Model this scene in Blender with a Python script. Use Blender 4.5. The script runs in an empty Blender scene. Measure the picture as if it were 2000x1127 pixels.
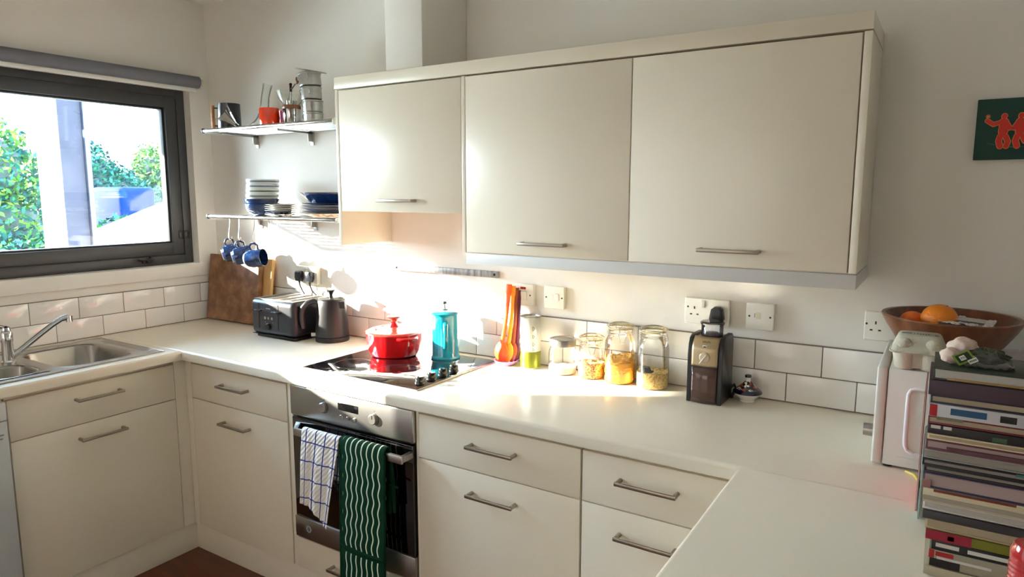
import bpy, bmesh, math, random
from mathutils import Vector, Matrix, noise
random.seed(7)
PI = math.pi
S = bpy.context.scene
C = S.collection

# ------------------------------------------------------------------ camera
yaw, pitch, roll, F = .5633, -.1374, .0007, 1336.06
fw = Vector((-math.sin(yaw)*math.cos(pitch), math.cos(yaw)*math.cos(pitch), math.sin(pitch)))
ri = Vector((math.cos(yaw), math.sin(yaw), 0))
up = ri.cross(fw)
ri, up = math.cos(roll)*ri+math.sin(roll)*up, -math.sin(roll)*ri+math.cos(roll)*up
cd = bpy.data.cameras.new('camera'); cam = bpy.data.objects.new('camera', cd); C.objects.link(cam)
m = Matrix.Identity(4)
for i in range(3):
    m[i][0] = ri[i]; m[i][1] = up[i]; m[i][2] = -fw[i]
m[0][3], m[1][3], m[2][3] = 3.2918, -2.2525, 1.5655
cam.matrix_world = m
cd.sensor_width = 36; cd.lens = F/2000*36; cd.clip_start = .05; cd.clip_end = 500
S.camera = cam
# ------------------------------------------------------------------ world, sun, fill lamps
w = bpy.data.worlds.new('world'); S.world = w; w.use_nodes = True
nt = w.node_tree; bg = nt.nodes['Background']
tc = nt.nodes.new('ShaderNodeTexCoord'); sx = nt.nodes.new('ShaderNodeSeparateXYZ'); cr = nt.nodes.new('ShaderNodeValToRGB')
nt.links.new(tc.outputs['Generated'], sx.inputs[0]); nt.links.new(sx.outputs['Z'], cr.inputs[0])
cr.color_ramp.elements[0].position = 0.0; cr.color_ramp.elements[0].color = (.80, .90, 1, 1)
cr.color_ramp.elements[1].position = .55; cr.color_ramp.elements[1].color = (.50, .72, 1, 1)
nt.links.new(cr.outputs[0], bg.inputs[0]); bg.inputs[1].default_value = 9.0
sd = bpy.data.lights.new('sun', 'SUN'); sd.energy = 11; sd.angle = math.radians(.55); sd.color = (1, .90, .76)
sun = bpy.data.objects.new('sun', sd); C.objects.link(sun)
sun.rotation_euler = Vector((1.735, 1, -.56)).to_track_quat('-Z', 'Y').to_euler(); sun.location = (-3, -3, 4)
def area(name, loc, direction, sx_, sy_, e, col):
    l = bpy.data.lights.new(name, 'AREA'); l.shape = 'RECTANGLE'; l.size = sx_; l.size_y = sy_; l.energy = e; l.color = col
    o = bpy.data.objects.new(name, l); C.objects.link(o); o.location = loc
    o.rotation_euler = Vector(direction).to_track_quat('-Z', 'Z').to_euler(); return o
# unseen fill lamps added just inside the solid rear and left walls
area('fill_rear', (1.5, -4.55, 1.25), (-.12, 1, 0), 2.3, 2.1, 5.0, (1, .88, .76))
area('fill_left', (.06, -3.35, 1.25), (1, .35, -.1), 2.3, 2.2, 3.8, (.93, .96, 1))
S.cycles.blur_glossy = .1; S.cycles.sample_clamp_indirect = 0; S.cycles.transparent_max_bounces = 32; S.cycles.diffuse_bounces = 6; S.cycles.max_bounces = 14
S.view_settings.view_transform = 'Standard'; S.view_settings.look = 'None'
S.view_settings.gamma = 1; S.view_settings.use_curve_mapping = False
S.view_settings.exposure = 2.33

# ------------------------------------------------------------------ materials
MATS = {}
def lin(c):
    return tuple((x/12.92 if x <= .04045 else ((x+.055)/1.055)**2.4) for x in [v/255 for v in c])
def mat(name, rgb, rough=.5, metal=0, var=.0, vscale=8, bump=0, bscale=60, coat=0, ior=1.5, sheen=0, spec=.5):
    if name in MATS: return MATS[name]
    m = bpy.data.materials.new(name); m.use_nodes = True; t = m.node_tree; b = t.nodes['Principled BSDF']
    c = lin(rgb) if max(rgb) > 1 else rgb
    b.inputs['Base Color'].default_value = (*c, 1); b.inputs['Roughness'].default_value = rough
    b.inputs['Metallic'].default_value = metal; b.inputs['Coat Weight'].default_value = coat
    b.inputs['Coat Roughness'].default_value = .05; b.inputs['IOR'].default_value = ior
    b.inputs['Specular IOR Level'].default_value = spec
    if sheen: b.inputs['Sheen Weight'].default_value = sheen
    tc = t.nodes.new('ShaderNodeTexCoord')
    if var:
        n = t.nodes.new('ShaderNodeTexNoise'); n.inputs['Scale'].default_value = vscale; n.inputs['Detail'].default_value = 4
        t.links.new(tc.outputs['Object'], n.inputs['Vector'])
        x = t.nodes.new('ShaderNodeMix'); x.data_type = 'RGBA'
        x.inputs['A'].default_value = (*[v*(1-var) for v in c], 1); x.inputs['B'].default_value = (*[min(1, v*(1+var)) for v in c], 1)
        t.links.new(n.outputs['Fac'], x.inputs['Factor']); t.links.new(x.outputs['Result'], b.inputs['Base Color'])
    if bump:
        n = t.nodes.new('ShaderNodeTexNoise'); n.inputs['Scale'].default_value = bscale; n.inputs['Detail'].default_value = 3
        t.links.new(tc.outputs['Object'], n.inputs['Vector'])
        bp = t.nodes.new('ShaderNodeBump'); bp.inputs['Strength'].default_value = bump; bp.inputs['Distance'].default_value = .01
        t.links.new(n.outputs['Fac'], bp.inputs['Height']); t.links.new(bp.outputs[0], b.inputs['Normal'])
    MATS[name] = m; return m
def ramp_mat(name, cols, kind='wave', scale=(1, 1, 1), tscale=5, rough=.5, dist=2, detail=3, coat=0, bump=0, metal=0, bands='X', rot=(0, 0, 0)):
    """material whose base colour runs through a colour ramp driven by a wave / noise / voronoi texture"""
    if name in MATS: return MATS[name]
    m = bpy.data.materials.new(name); m.use_nodes = True; t = m.node_tree; b = t.nodes['Principled BSDF']
    tc = t.nodes.new('ShaderNodeTexCoord'); mp = t.nodes.new('ShaderNodeMapping')
    mp.inputs['Scale'].default_value = scale; mp.inputs['Rotation'].default_value = rot
    t.links.new(tc.outputs['Object'], mp.inputs[0])
    if kind == 'wave':
        n = t.nodes.new('ShaderNodeTexWave'); n.bands_direction = bands; n.inputs['Distortion'].default_value = dist
        n.inputs['Detail'].default_value = detail; out = n.outputs['Fac']
    elif kind == 'noise':
        n = t.nodes.new('ShaderNodeTexNoise'); n.inputs['Detail'].default_value = detail; out = n.outputs['Fac']
    else:
        n = t.nodes.new('ShaderNodeTexVoronoi'); out = n.outputs['Color']
    n.inputs['Scale'].default_value = tscale
    t.links.new(mp.outputs[0], n.inputs['Vector'])
    cr = t.nodes.new('ShaderNodeValToRGB'); e = cr.color_ramp.elements
    while len(e) < len(cols): e.new(.5)
    for i, (p, c) in enumerate(cols):
        e[i].position = p; e[i].color = (*lin(c), 1)
    t.links.new(out, cr.inputs[0]); t.links.new(cr.outputs[0], b.inputs['Base Color'])
    b.inputs['Roughness'].default_value = rough; b.inputs['Coat Weight'].default_value = coat; b.inputs['Metallic'].default_value = metal
    if bump:
        bp = t.nodes.new('ShaderNodeBump'); bp.inputs['Strength'].default_value = bump; bp.inputs['Distance'].default_value = .004
        t.links.new(out, bp.inputs['Height']); t.links.new(bp.outputs[0], b.inputs['Normal'])
    MATS[name] = m; return m
def glass(name, tint=(1, 1, 1), refl=1.0, rough=.0, ior=1.5, absorb=0):
    """thin-walled glass: straight-through transmission plus fresnel mirror reflection"""
    if name in MATS: return MATS[name]
    m = bpy.data.materials.new(name); m.use_nodes = True; t = m.node_tree
    for n in list(t.nodes): t.nodes.remove(n)
    o = t.nodes.new('ShaderNodeOutputMaterial'); mx = t.nodes.new('ShaderNodeMixShader'); tr = t.nodes.new('ShaderNodeBsdfTransparent')
    gl = t.nodes.new('ShaderNodeBsdfGlossy'); fr = t.nodes.new('ShaderNodeFresnel'); fr.inputs[0].default_value = ior
    mu = t.nodes.new('ShaderNodeMath'); mu.operation = 'MULTIPLY_ADD'; mu.inputs[1].default_value = refl; mu.inputs[2].default_value = absorb; mu.use_clamp = True
    t.links.new(fr.outputs[0], mu.inputs[0])
    tr.inputs[0].default_value = (*tint, 1); gl.inputs['Roughness'].default_value = rough
    t.links.new(mu.outputs[0], mx.inputs[0]); t.links.new(tr.outputs[0], mx.inputs[1]); t.links.new(gl.outputs[0], mx.inputs[2]); t.links.new(mx.outputs[0], o.inputs[0])
    MATS[name] = m; return m

PLASTER = mat('plaster_white', (226, 221, 212), .75, var=.03, vscale=2.2, bump=.22, bscale=7)
CEIL = mat('ceiling_white', (232, 232, 228), .8)
CREAM = mat('cabinet_gloss_cream', (226, 216, 196), .30, var=.012, vscale=3, coat=.12)
CREAM2 = mat('carcass_cream', (226, 217, 198), .4)
PELMET = mat('pelmet_white', (206, 204, 200), .4)
WORK = mat('worktop_laminate', (228, 219, 200), .27, var=.02, vscale=5, bump=.03, bscale=160)
WORKE = mat('worktop_edge', (222, 220, 215), .35)
TILE = mat('tile_white', (232, 228, 222), .12, var=.01, coat=.3)
GROUT = mat('grout_grey', (120, 112, 102), .9)
STEEL = mat('brushed_steel', (178, 176, 172), .32, 1, var=.05, vscale=40)
STEELD = mat('nickel_handle', (168, 160, 146), .33, 1)
CHROME = mat('chrome', (215, 215, 215), .07, 1)
SINKM = mat('sink_steel', (170, 166, 158), .26, 1, var=.06, vscale=14)
FRAME = mat('anthracite_frame', (60, 60, 62), .42)
FRAME2 = mat('anthracite_gasket', (22, 22, 24), .6)
BLACK = mat('black_plastic', (22, 22, 24), .32)
BLACKM = mat('black_matt', (30, 30, 33), .42, bump=.02, bscale=300)
BLACKGL = mat('black_glass', (7, 7, 9), .04, coat=1)
DARK = mat('dark_gap', (35, 30, 24), .8)
WHITEPL = mat('white_plastic', (232, 230, 222), .3)
RED = mat('red_enamel', (205, 16, 22), .12, coat=1, var=.06, vscale=6)
REDRIM = mat('red_enamel_light', (222, 60, 50), .12, coat=1)
TEAL = mat('teal_glaze', (16, 150, 172), .1, coat=1, var=.12, vscale=9)
NAVY = mat('navy_glaze', (18, 42, 84), .1, coat=1, var=.25, vscale=14)
DENIM = ramp_mat('blue_speckled_glaze', [(.3, (8, 20, 48)), (.58, (16, 42, 84)), (.85, (52, 88, 130))], 'noise', (1, 1, 1), 30, .12, coat=1)
CERAM = mat('white_ceramic', (226, 226, 220), .15, coat=.6)
GREYC = mat('grey_ceramic', (150, 148, 156), .2, coat=.4)
ORANGEM = mat('orange_mug_glaze', (236, 60, 12), .14, coat=.8)
SILIC = lambda n, c: mat(n, c, .38)
WOODF = ramp_mat('dark_wood_floor', [(0, (46, 20, 9)), (.5, (92, 44, 20)), (1, (124, 66, 30))], 'noise', (1, 14, 1), 3, .35, detail=5)
BOARD = ramp_mat('end_grain_board', [(.25, (92, 58, 38)), (.5, (132, 90, 60)), (.75, (168, 122, 84))], 'noise', (2.2, 2.2, 2.2), 9, .5, detail=6)
BAMBOO = ramp_mat('bamboo', [(0, (196, 146, 84)), (1, (226, 182, 118))], 'wave', (1, 1, 1), 26, .5, dist=1.5, bands='X')
WALNUT = ramp_mat('acacia_bowl_wood', [(0, (58, 28, 14)), (.45, (100, 54, 28)), (.8, (144, 86, 48))], 'noise', (9, 9, 1), 3.2, .32, detail=5, coat=.15)
OAK = mat('light_wood_handle', (196, 140, 88), .5, var=.12, vscale=30)
BROWNW = mat('brown_wood', (126, 70, 32), .4, var=.15, vscale=25)
GLASSW = glass('window_glass', (.96, .985, .98), 1)
JAR = glass('jar_glass', (.985, .99, .975), .75, .0, 1.45, .012)
JARG = glass('green_jar_glass', (.90, .94, .84), 1.0, .02, 1.5, .02)
CLEARP = glass('clear_plastic', (.93, .92, .95), 1.2, .03, 1.5, .04)
VASEG = glass('vase_glass', (.93, .955, .93), .8, 0, 1.45, .015)
SMOKE = glass('brown_smoked_plastic', (.42, .24, .17), 1.3, .03, 1.5, .05)

# ------------------------------------------------------------------ mesh builder
class MB:
    def __init__(s, off=(0, 0, 0)): s.b = bmesh.new(); s.o = Vector(off)
    def _xf(s, vs, M=None):
        for v in vs:
            if M is not None: v.co = M @ v.co
            v.co -= s.o
    def box(s, x0, x1, y0, y1, z0, z1, bev=0, seg=2, M=None):
        r = bmesh.ops.create_cube(s.b, size=1); vs = r['verts']
        for v in vs:
            v.co = Vector(((x0+x1)/2+v.co.x*(x1-x0), (y0+y1)/2+v.co.y*(y1-y0), (z0+z1)/2+v.co.z*(z1-z0)))
        if bev:
            es = list({e for v in vs for e in v.link_edges})
            q = bmesh.ops.bevel(s.b, geom=es, offset=bev, segments=seg, profile=.5, affect='EDGES')
            vs = list({v for f in q['faces'] for v in f.verts} | {v for v in vs if v.is_valid})
        s._xf(vs, M); return s
    def lathe(s, prof, seg=40, c=(0, 0, 0), M=None, close=False):
        vs = []; rings = []
        c = Vector(c)
        for r, z in prof:
            if r < 1e-6: v = s.b.verts.new(c+Vector((0, 0, z))); rings.append([v]); vs.append(v)
            else:
                ring = [s.b.verts.new(c+Vector((r*math.cos(2*PI*i/seg), r*math.sin(2*PI*i/seg), z))) for i in range(seg)]
                rings.append(ring); vs += ring
        pr = list(zip(rings, rings[1:]))
        if close: pr.append((rings[-1], rings[0]))
        for a, b in pr:
            for i in range(seg):
                j = (i+1) % seg
                if len(a) == 1 and len(b) == 1: continue
                if len(a) == 1: s.b.faces.new((a[0], b[i], b[j]))
                elif len(b) == 1: s.b.faces.new((a[i], a[j], b[0]))
                else: s.b.faces.new((a[i], a[j], b[j], b[i]))
        s._xf(vs, M); return s
    def cyl(s, p0, p1, r, r1=None, seg=20, cap=True):
        return s.tube([p0, p1], [r, r if r1 is None else r1], seg, cap)
    def tube(s, pts, r, seg=10, cap=True, closed=False, sx=1):
        pts = [Vector(p) for p in pts]; n = len(pts); rings = []; vs = []
        rr = r if isinstance(r, (list, tuple)) else [r]*n
        prev = None
        for i, p in enumerate(pts):
            if closed: d = pts[(i+1) % n]-pts[i-1]
            else: d = pts[min(i+1, n-1)]-pts[max(i-1, 0)]
            d.normalize()
            if prev is None:
                a = Vector((0, 0, 1)) if abs(d.z) < .9 else Vector((1, 0, 0)); u = d.cross(a).normalized()
            else:
                u = prev-d*prev.dot(d); u = u.normalized() if u.length > 1e-6 else d.orthogonal().normalized()
            prev = u; v = d.cross(u)
            ring = [s.b.verts.new(p+u*rr[i]*sx*math.cos(2*PI*k/seg)+v*rr[i]*math.sin(2*PI*k/seg)) for k in range(seg)]
            rings.append(ring); vs += ring
        for i in range(n if closed else n-1):
            a, b = rings[i], rings[(i+1) % n]
            for k in range(seg):
                j = (k+1) % seg; s.b.faces.new((a[k], a[j], b[j], b[k]))
        if cap and not closed:
            s.b.faces.new(rings[0]); s.b.faces.new(rings[-1])
        s._xf(vs); return s
    def prism(s, poly, h, M=None, bev=0):
        """polygon in XY extruded along Z by h, then M"""
        a = [s.b.verts.new((x, y, 0)) for x, y in poly]; b = [s.b.verts.new((x, y, h)) for x, y in poly]
        f1 = s.b.faces.new(a); f2 = s.b.faces.new(b); n = len(poly)
        for i in range(n): s.b.faces.new((a[i], a[(i+1) % n], b[(i+1) % n], b[i]))
        vs = a+b
        if bev:
            es = list(f1.edges)+list(f2.edges)
            q = bmesh.ops.bevel(s.b, geom=es, offset=bev, segments=2, profile=.5, affect='EDGES')
            vs = list({v for f in q['faces'] for v in f.verts} | {v for v in vs if v.is_valid})
        s._xf(vs, M); return s
    def ball(s, c, r, sub=3, sc=(1, 1, 1), jit=0, M=None):
        q = bmesh.ops.create_icosphere(s.b, subdivisions=sub, radius=1); c = Vector(c)
        for v in q['verts']:
            k = r*(1+jit*noise.noise(v.co*2.3+c*7))
            v.co = Vector((v.co.x*sc[0]*k, v.co.y*sc[1]*k, v.co.z*sc[2]*k))+c
        s._xf(q['verts'], M); return s
    def grid(s, fn, nu, nv, cu=False):
        g = [[s.b.verts.new(Vector(fn(i/(nu if cu else nu-1), j/(nv-1)))) for j in range(nv)] for i in range(nu)]
        for i in range(nu if cu else nu-1):
            for j in range(nv-1):
                s.b.faces.new((g[i][j], g[(i+1) % nu][j], g[(i+1) % nu][j+1], g[i][j+1]))
        s._xf([v for r in g for v in r]); return s
    def build(s, name, m, parent=None, smooth=True, solid=0, sub=0, ang=35):
        bmesh.ops.recalc_face_normals(s.b, faces=s.b.faces)
        me = bpy.data.meshes.new(name); s.b.to_mesh(me); s.b.free()
        ms = m if isinstance(m, (list, tuple)) else [m]
        for q in ms: me.materials.append(q)
        o = bpy.data.objects.new(name, me); C.objects.link(o)
        if smooth:
            me.polygons.foreach_set('use_smooth', [True]*len(me.polygons))
            me.set_sharp_from_angle(angle=math.radians(ang))
        if parent is not None: o.parent = parent
        else: o.location = s.o
        if solid:
            q = o.modifiers.new('solid', 'SOLIDIFY'); q.thickness = solid; q.offset = 0
        if sub:
            q = o.modifiers.new('sub', 'SUBSURF'); q.levels = sub; q.render_levels = sub
        return o
def thing(name, label, cat, loc, group=None, rz=0):
    o = bpy.data.objects.new(name, None); C.objects.link(o); o.location = loc; o.empty_display_size = .05
    o.rotation_euler = (0, 0, rz)
    o['label'] = label; o['category'] = cat
    if group: o['group'] = group
    return o
def tag(o, label, cat, group=None, kind=None):
    o['label'] = label; o['category'] = cat
    if group: o['group'] = group
    if kind: o['kind'] = kind
    return o
def struct(o): o['kind'] = 'structure'; return o
def copy_tree(o, parent=None):
    c = o.copy(); C.objects.link(c)
    if parent is not None: c.parent = parent
    for ch in list(o.children): copy_tree(ch, c)
    return c
def text(name, s, size, m, parent, loc, rot, ext=.0003, sx=1):
    cu = bpy.data.curves.new(name, 'FONT'); cu.body = s; cu.size = size; cu.extrude = ext; cu.align_x = 'CENTER'; cu.align_y = 'CENTER'
    t = bpy.data.objects.new(name+'_tmp', cu); C.objects.link(t); bpy.context.view_layer.update()
    me = bpy.data.meshes.new_from_object(t.evaluated_get(bpy.context.evaluated_depsgraph_get())); me.name = name
    bpy.data.objects.remove(t); bpy.data.curves.remove(cu)
    me.materials.clear(); me.materials.append(m)
    o = bpy.data.objects.new(name, me); C.objects.link(o); o.location = loc; o.rotation_euler = rot; o.scale = (sx, 1, 1)
    if parent is not None: o.parent = parent
    return o
def RM(loc, rx=0, ry=0, rz=0):
    return Matrix.Translation(loc) @ Matrix.Rotation(rz, 4, 'Z') @ Matrix.Rotation(ry, 4, 'Y') @ Matrix.Rotation(rx, 4, 'X')
FRONT = (PI/2, 0, 0)          # text facing -y

# ------------------------------------------------------------------ room shell
RX, RY, H = 5.2, -4.6, 2.52
WY0, WY1, WZ0, WZ1 = -.107, -1.80, 1.207, 2.085     # kitchen window opening
struct(MB().box(-.3, RX+.2, RY-.2, .2, -.1, 0).build('floor', WOODF, smooth=False))
struct(MB().box(-.3, RX+.2, RY-.2, .2, H, H+.1).build('ceiling', CEIL, smooth=False))
struct(MB().box(-.3, RX+.2, 0, .2, 0, H).build('wall_back', PLASTER, smooth=False))
b = MB()
b.box(-.22, 0, WY0, 0, 0, H); b.box(-.22, 0, RY, WY1, 0, H); b.box(-.22, 0, WY1, WY0, 0, WZ0); b.box(-.22, 0, WY1, WY0, WZ1, H)
struct(b.build('wall_left', PLASTER, smooth=False))
struct(MB().box(RX, RX+.2, RY, 0, 0, H).build('wall_right', PLASTER, smooth=False))
b = MB(); b.box(0, RX, RY-.2, RY, 0, H)
struct(b.build('wall_rear', PLASTER, smooth=False))
# boxing above the wall units
struct(MB().box(1.485, 1.662, -.275, 0, 2.017, H, .006).build('trim_1', PLASTER))
# plaster ledge under the window
struct(MB().box(-.001, .012, -2.2, 0, 1.142, 1.2065, .003).build('trim_2', PLASTER))
# splashbacks: two courses of brick-bond tiles on a grout bed
def splash(name, along, j0, lo, hi):
    b = MB(); g = .0028
    def add(a0, a1, z0, z1):
        a0 = max(a0, lo); a1 = min(a1, hi)
        if a1-a0 < .006: return
        if along == 'x': b.box(a0, a1, -.0095, -.004, z0, z1, .0016, 2)
        else: b.box(.004, .0095, a0, a1, z0, z1, .0016, 2)
    for k in range(-30, 40):
        a = j0+k*.2
        add(a+g/2, a+.2-g/2, 1.005+g/2, 1.1000)
        add(a+.1+g/2, a+.3-g/2, .9135, 1.005-g/2)
    o = struct(b.build(name, TILE))
    q = MB()
    if along == 'x': q.box(lo, hi, -.0065, .0, .911, 1.1030)
    else: q.box(0, .0065, lo, hi, .911, 1.1030)
    q.build('grout_bed', GROUT, o, smooth=False)
splash('trim_3', 'x', 1.2019, .0098, 4.2)
splash('trim_4', 'y', -.1183, -2.2, -.0098)
# plinths
struct(MB().box(.556, .571, -2.2, -.571, 0, .128, .0015).build('baseboard_left', CREAM2))
struct(MB().box(.556, 2.98, -.571, -.556, 0, .128, .0015).build('baseboard_back', CREAM2))

# ------------------------------------------------------------------ window
fx0, fx1 = -.12, -.05
def ring_y(b, y0, y1, z0, z1, wd, x0, x1, bev=.004):
    b.box(x0, x1, y0, y0+wd, z0, z1, bev); b.box(x0, x1, y1-wd, y1, z0, z1, bev)
    b.box(x0, x1, y0+wd-.002, y1-wd+.002, z0, z0+wd, bev); b.box(x0, x1, y0+wd-.002, y1-wd+.002, z1-wd, z1, bev)
b = MB(); ring_y(b, WY1, WY0, WZ0, WZ1, .046, fx0, fx1)
win = struct(b.build('window_1', FRAME))
b = MB(); ring_y(b, WY1+.05, WY0-.05, WZ0+.05, WZ1-.035, .058, fx0+.005, fx1+.004)
b.build('sash', FRAME, win)
b = MB(); ring_y(b, WY1+.103, WY0-.103, WZ0+.103, WZ1-.088, .014, fx0+.015, fx1-.012, .003)
ring_y(b, WY1+.0465, WY0-.0465, WZ0+.0465, WZ1-.0315, .0035, fx0+.02, fx1-.006, 0)
b.build('gasket', FRAME2, win)
b = MB(); b.box(fx1-.036, fx1-.030, WY1+.11, WY0-.11, WZ0+.11, WZ1-.095)
b.build('pane', GLASSW, win, smooth=False)
b = MB(); b.box(fx1, fx1+.010, -.385, -.325, 1.222, 1.246, .003); b.box(fx1+.010, fx1+.020, -.368, -.342, 1.225, 1.243, .003)
b.tube([(fx1+.018, -.345, 1.238), (fx1+.026, -.375, 1.241), (fx1+.026, -.412, 1.244)], .006, 8); b.cyl((fx1+.004, -.34, 1.246), (fx1+.004, -.34, 1.255), .006)
b.build('latch', BLACK, win)
b = MB()
for y in (-.172, -.140):
    b.box(fx1, fx1+.009, y-.012, y+.012, 1.335, 1.375, .002)
    for z in (1.342, 1.368): b.cyl((fx1+.009, y, z), (fx1+.012, y, z), .004, seg=10)
b.cyl((fx1+.008, -.156, 1.333), (fx1+.008, -.156, 1.377), .005)
b.build('hinge', BLACK, win)
# roller blind
t = thing('roller_blind', 'grey rolled-up roller blind mounted on the wall above the window', 'blind', (.045, -.07, 2.12))
MB((.045, -.07, 2.12)).cyl((.045, -.085, 2.121), (.045, -2.0, 2.121), .029, seg=28).build('fabric_roll', mat('blind_grey', (112, 112, 120), .7, bump=.05, bscale=400), t)
MB((.045, -.07, 2.12)).box(.026, .042, -2.0, -.093, 2.073, 2.094, .004).build('bottom_bar', WHITEPL, t)
b = MB((.045, -.07, 2.12)); b.box(.0, .06, -.083, -.078, 2.09, 2.15, .004); b.cyl((.045, -.078, 2.121), (.045, -.066, 2.121), .018); b.lathe([(.006, 0), (.01, .004), (.01, .012), (.0, .014)], 14, (.045, -.066, 2.121))
b.build('end_bracket', mat('cream_plastic', (222, 216, 190), .4), t)

# ------------------------------------------------------------------ handles
def handle_bar(b, p, axis, length=.160, out=.032):
    """D bar handle: p = left fixing point on the door face, axis 'x' (face -y) or 'y' (face +x)"""
    x, y, z = p
    if axis == 'x':
        b.tube([(x, y+.001, z), (x, y-out+.004, z)], .0062, 12); b.tube([(x+length, y+.001, z), (x+length, y-out+.004, z)], .0062, 12)
        b.box(x-.0062, x+length+.0062, y-out-.004, y-out+.004, z-.0055, z+.0055, .0022)
    else:
        b.tube([(x-.001, y, z), (x+out-.004, y, z)], .0062, 12); b.tube([(x-.001, y-length, z), (x+out-.004, y-length, z)], .0062, 12)
        b.box(x+out-.004, x+out+.004, y-length-.0062, y+.0062, z-.0055, z+.0055, .0022)
def base_unit(name, label, x0, x1, drawer=True, z_top=.8525, hx=None, low=.1257, split=.7025):
    o = (x0, -.587, low); t = thing('base_cabinet', label, 'cabinet', o, 'cream gloss base cabinets')
    g = .0015; hx = (x0+x1)/2-.08 if hx is None else hx
    MB(o).box(x0+.002, x1-.002, -.568, -.02, low, .868).build('body', CREAM2, t, smooth=False)
    b = MB(o).box(x0+g, x1-g, -.587, -.569, split+g, z_top, .0018); dr = b.build('drawer', CREAM, t)
    b = MB(o); handle_bar(b, (hx, -.587, .790), 'x'); b.build('handle', STEELD, dr)
    b = MB(o).box(x0+g, x1-g, -.587, -.569, low+.001, split-g, .0018); dr = b.build('door', CREAM, t)
    b = MB(o); handle_bar(b, (hx, -.587, .632), 'x'); b.build('handle', STEELD, dr)
    return t
base_unit('a', 'cream base cabinet between the inside corner and the oven, drawer over door', .625, 1.231, hx=.842)
base_unit('b', 'cream base cabinet immediately right of the oven, drawer over door', 1.876, 2.470, hx=2.092)
base_unit('c', 'cream base cabinet partly hidden behind the projecting worktop', 2.4735, 2.905, hx=2.592)
# left run
o = (.587, -.638, .1257); t = thing('base_cabinet', 'cream base cabinet under the sink with a drawer front over a door', 'cabinet', o, 'cream gloss base cabinets')
b = MB(o); b.box(.02, .568, -1.250, -.640, .1257, .71); b.box(.545, .568, -1.25, -.64, .71, .868); b.build('body', CREAM2, t, smooth=False)
dr = MB(o).box(.569, .587, -1.2485, -.6395, .704, .8525, .0018).build('drawer', CREAM, t)
b = MB(o); handle_bar(b, (.587, -.868, .801), 'y'); b.build('handle', STEELD, dr)
dr = MB(o).box(.569, .587, -1.2485, -.6395, .127, .701, .0018).build('door', CREAM, t)
b = MB(o); handle_bar(b, (.587, -.866, .647), 'y'); b.build('handle', STEELD, dr)
# corner posts between the two runs
o = (.585, -.61, .1257); t = thing('corner_post', 'narrow cream filler posts closing the inside corner of the base units', 'panel', o)
MB(o).box(.567, .585, -.6375, -.5705, .1257, .868, .0015).build('filler_panel', CREAM2, t)
MB(o).box(.5855, .6235, -.586, -.568, .1257, .868, .0015).build('filler_panel', CREAM2, t)
# oven side fillers
tag(MB((1.245, -.58, .1257)).box(1.2325, 1.258, -.583, -.03, .1257, .868, .001).build('oven_housing_panel', CREAM2), 'thin cream panel on the left side of the built-in oven', 'panel')
tag(MB((1.868, -.58, .1257)).box(1.8635, 1.8745, -.583, -.03, .1257, .868, .001).build('oven_housing_panel', CREAM2), 'thin cream panel on the right side of the built-in oven', 'panel')
# dishwasher at the left edge
o = (.59, -1.26, .1); t = thing('dishwasher', 'white freestanding dishwasher at the left edge beside the sink cabinet', 'dishwasher', o)
MB(o).box(.03, .585, -1.862, -1.262, .02, .862, .003).build('body', WHITEPL, t)
MB(o).box(.585, .603, -1.860, -1.2575, .10, .788, .004).build('door', mat('appliance_silver', (196, 198, 200), .35), t)
cp = MB(o).box(.585, .606, -1.860, -1.2575, .791, .856, .005).build('control_panel', mat('appliance_grey', (214, 214, 214), .3), t)
b = MB(o)
for i, (y, z, l) in enumerate([(-1.29, .828, .02), (-1.29, .812, .014), (-1.283, .742, .022), (-1.285, .729, .018)]): b.box(.6031 if z < .79 else .6061, .6036 if z < .79 else .6066, y-l/2, y+l/2, z-.0025, z+.0025)
b.build('printed_symbol', mat('print_grey', (130, 132, 140), .6), t, smooth=False)

# ------------------------------------------------------------------ worktops
def edge_prof(n=6, r=.011, wt=.0405):
    """half-round front edge profile (depth outward, z)"""
    p = []
    for i in range(n+1):
        a = PI/2*i/n; p.append((-r+r*math.sin(a), -r+r*math.cos(a)))
    for i in range(n+1):
        a = PI/2*i/n; q = r*.5; p.append((-q+q*math.cos(a), -wt+q-q*math.sin(a)))
    return p
PR = edge_prof()
# back run (x from the side wall to the right), front edge at y=-.6175
poly = [(-.0005, .91)]+[(-.6175-(-0)-d if False else -(.6175+d), .91+z) for d, z in PR]+[(-.0005, .8695)]
b = MB((0, 0, .87))
Mx = Matrix(((0, 0, 1, 0), (1, 0, 0, 0), (0, 1, 0, 0), (0, 0, 0, 1)))      # (px,py,h) -> x=h, y=px, z=py
b.prism(poly, 4.2, Mx)
tag(b.build('worktop', WORK, ang=25), 'long off-white laminate worktop along the back wall under the wall units', 'worktop', 'off-white laminate worktops')
# peninsula, left edge at x=2.908, butt-jointed to the back run
poly = [(4.2, .91)]+[(2.908-d, .91+z) for d, z in PR]+[(4.2, .8695)]
My = Matrix(((1, 0, 0, 0), (0, 0, -1, 0), (0, 1, 0, 0), (0, 0, 0, 1)))     # x=px, y=-h, z=py
b = MB((0, -.618, .87)); b.prism(poly, 1.9, Matrix.Translation((0, -.6182, 0)) @ My)
tag(b.build('worktop', WORK, ang=25), 'off-white peninsula worktop projecting into the right foreground', 'worktop', 'off-white laminate worktops')
tag(MB((2.95, -.62, 0)).box(2.925, 4.1, -2.45, -.592, 0, .868).build('peninsula_cabinet', CREAM2, smooth=False), 'cream cabinet carcass carrying the peninsula worktop at the right', 'cabinet')
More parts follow.
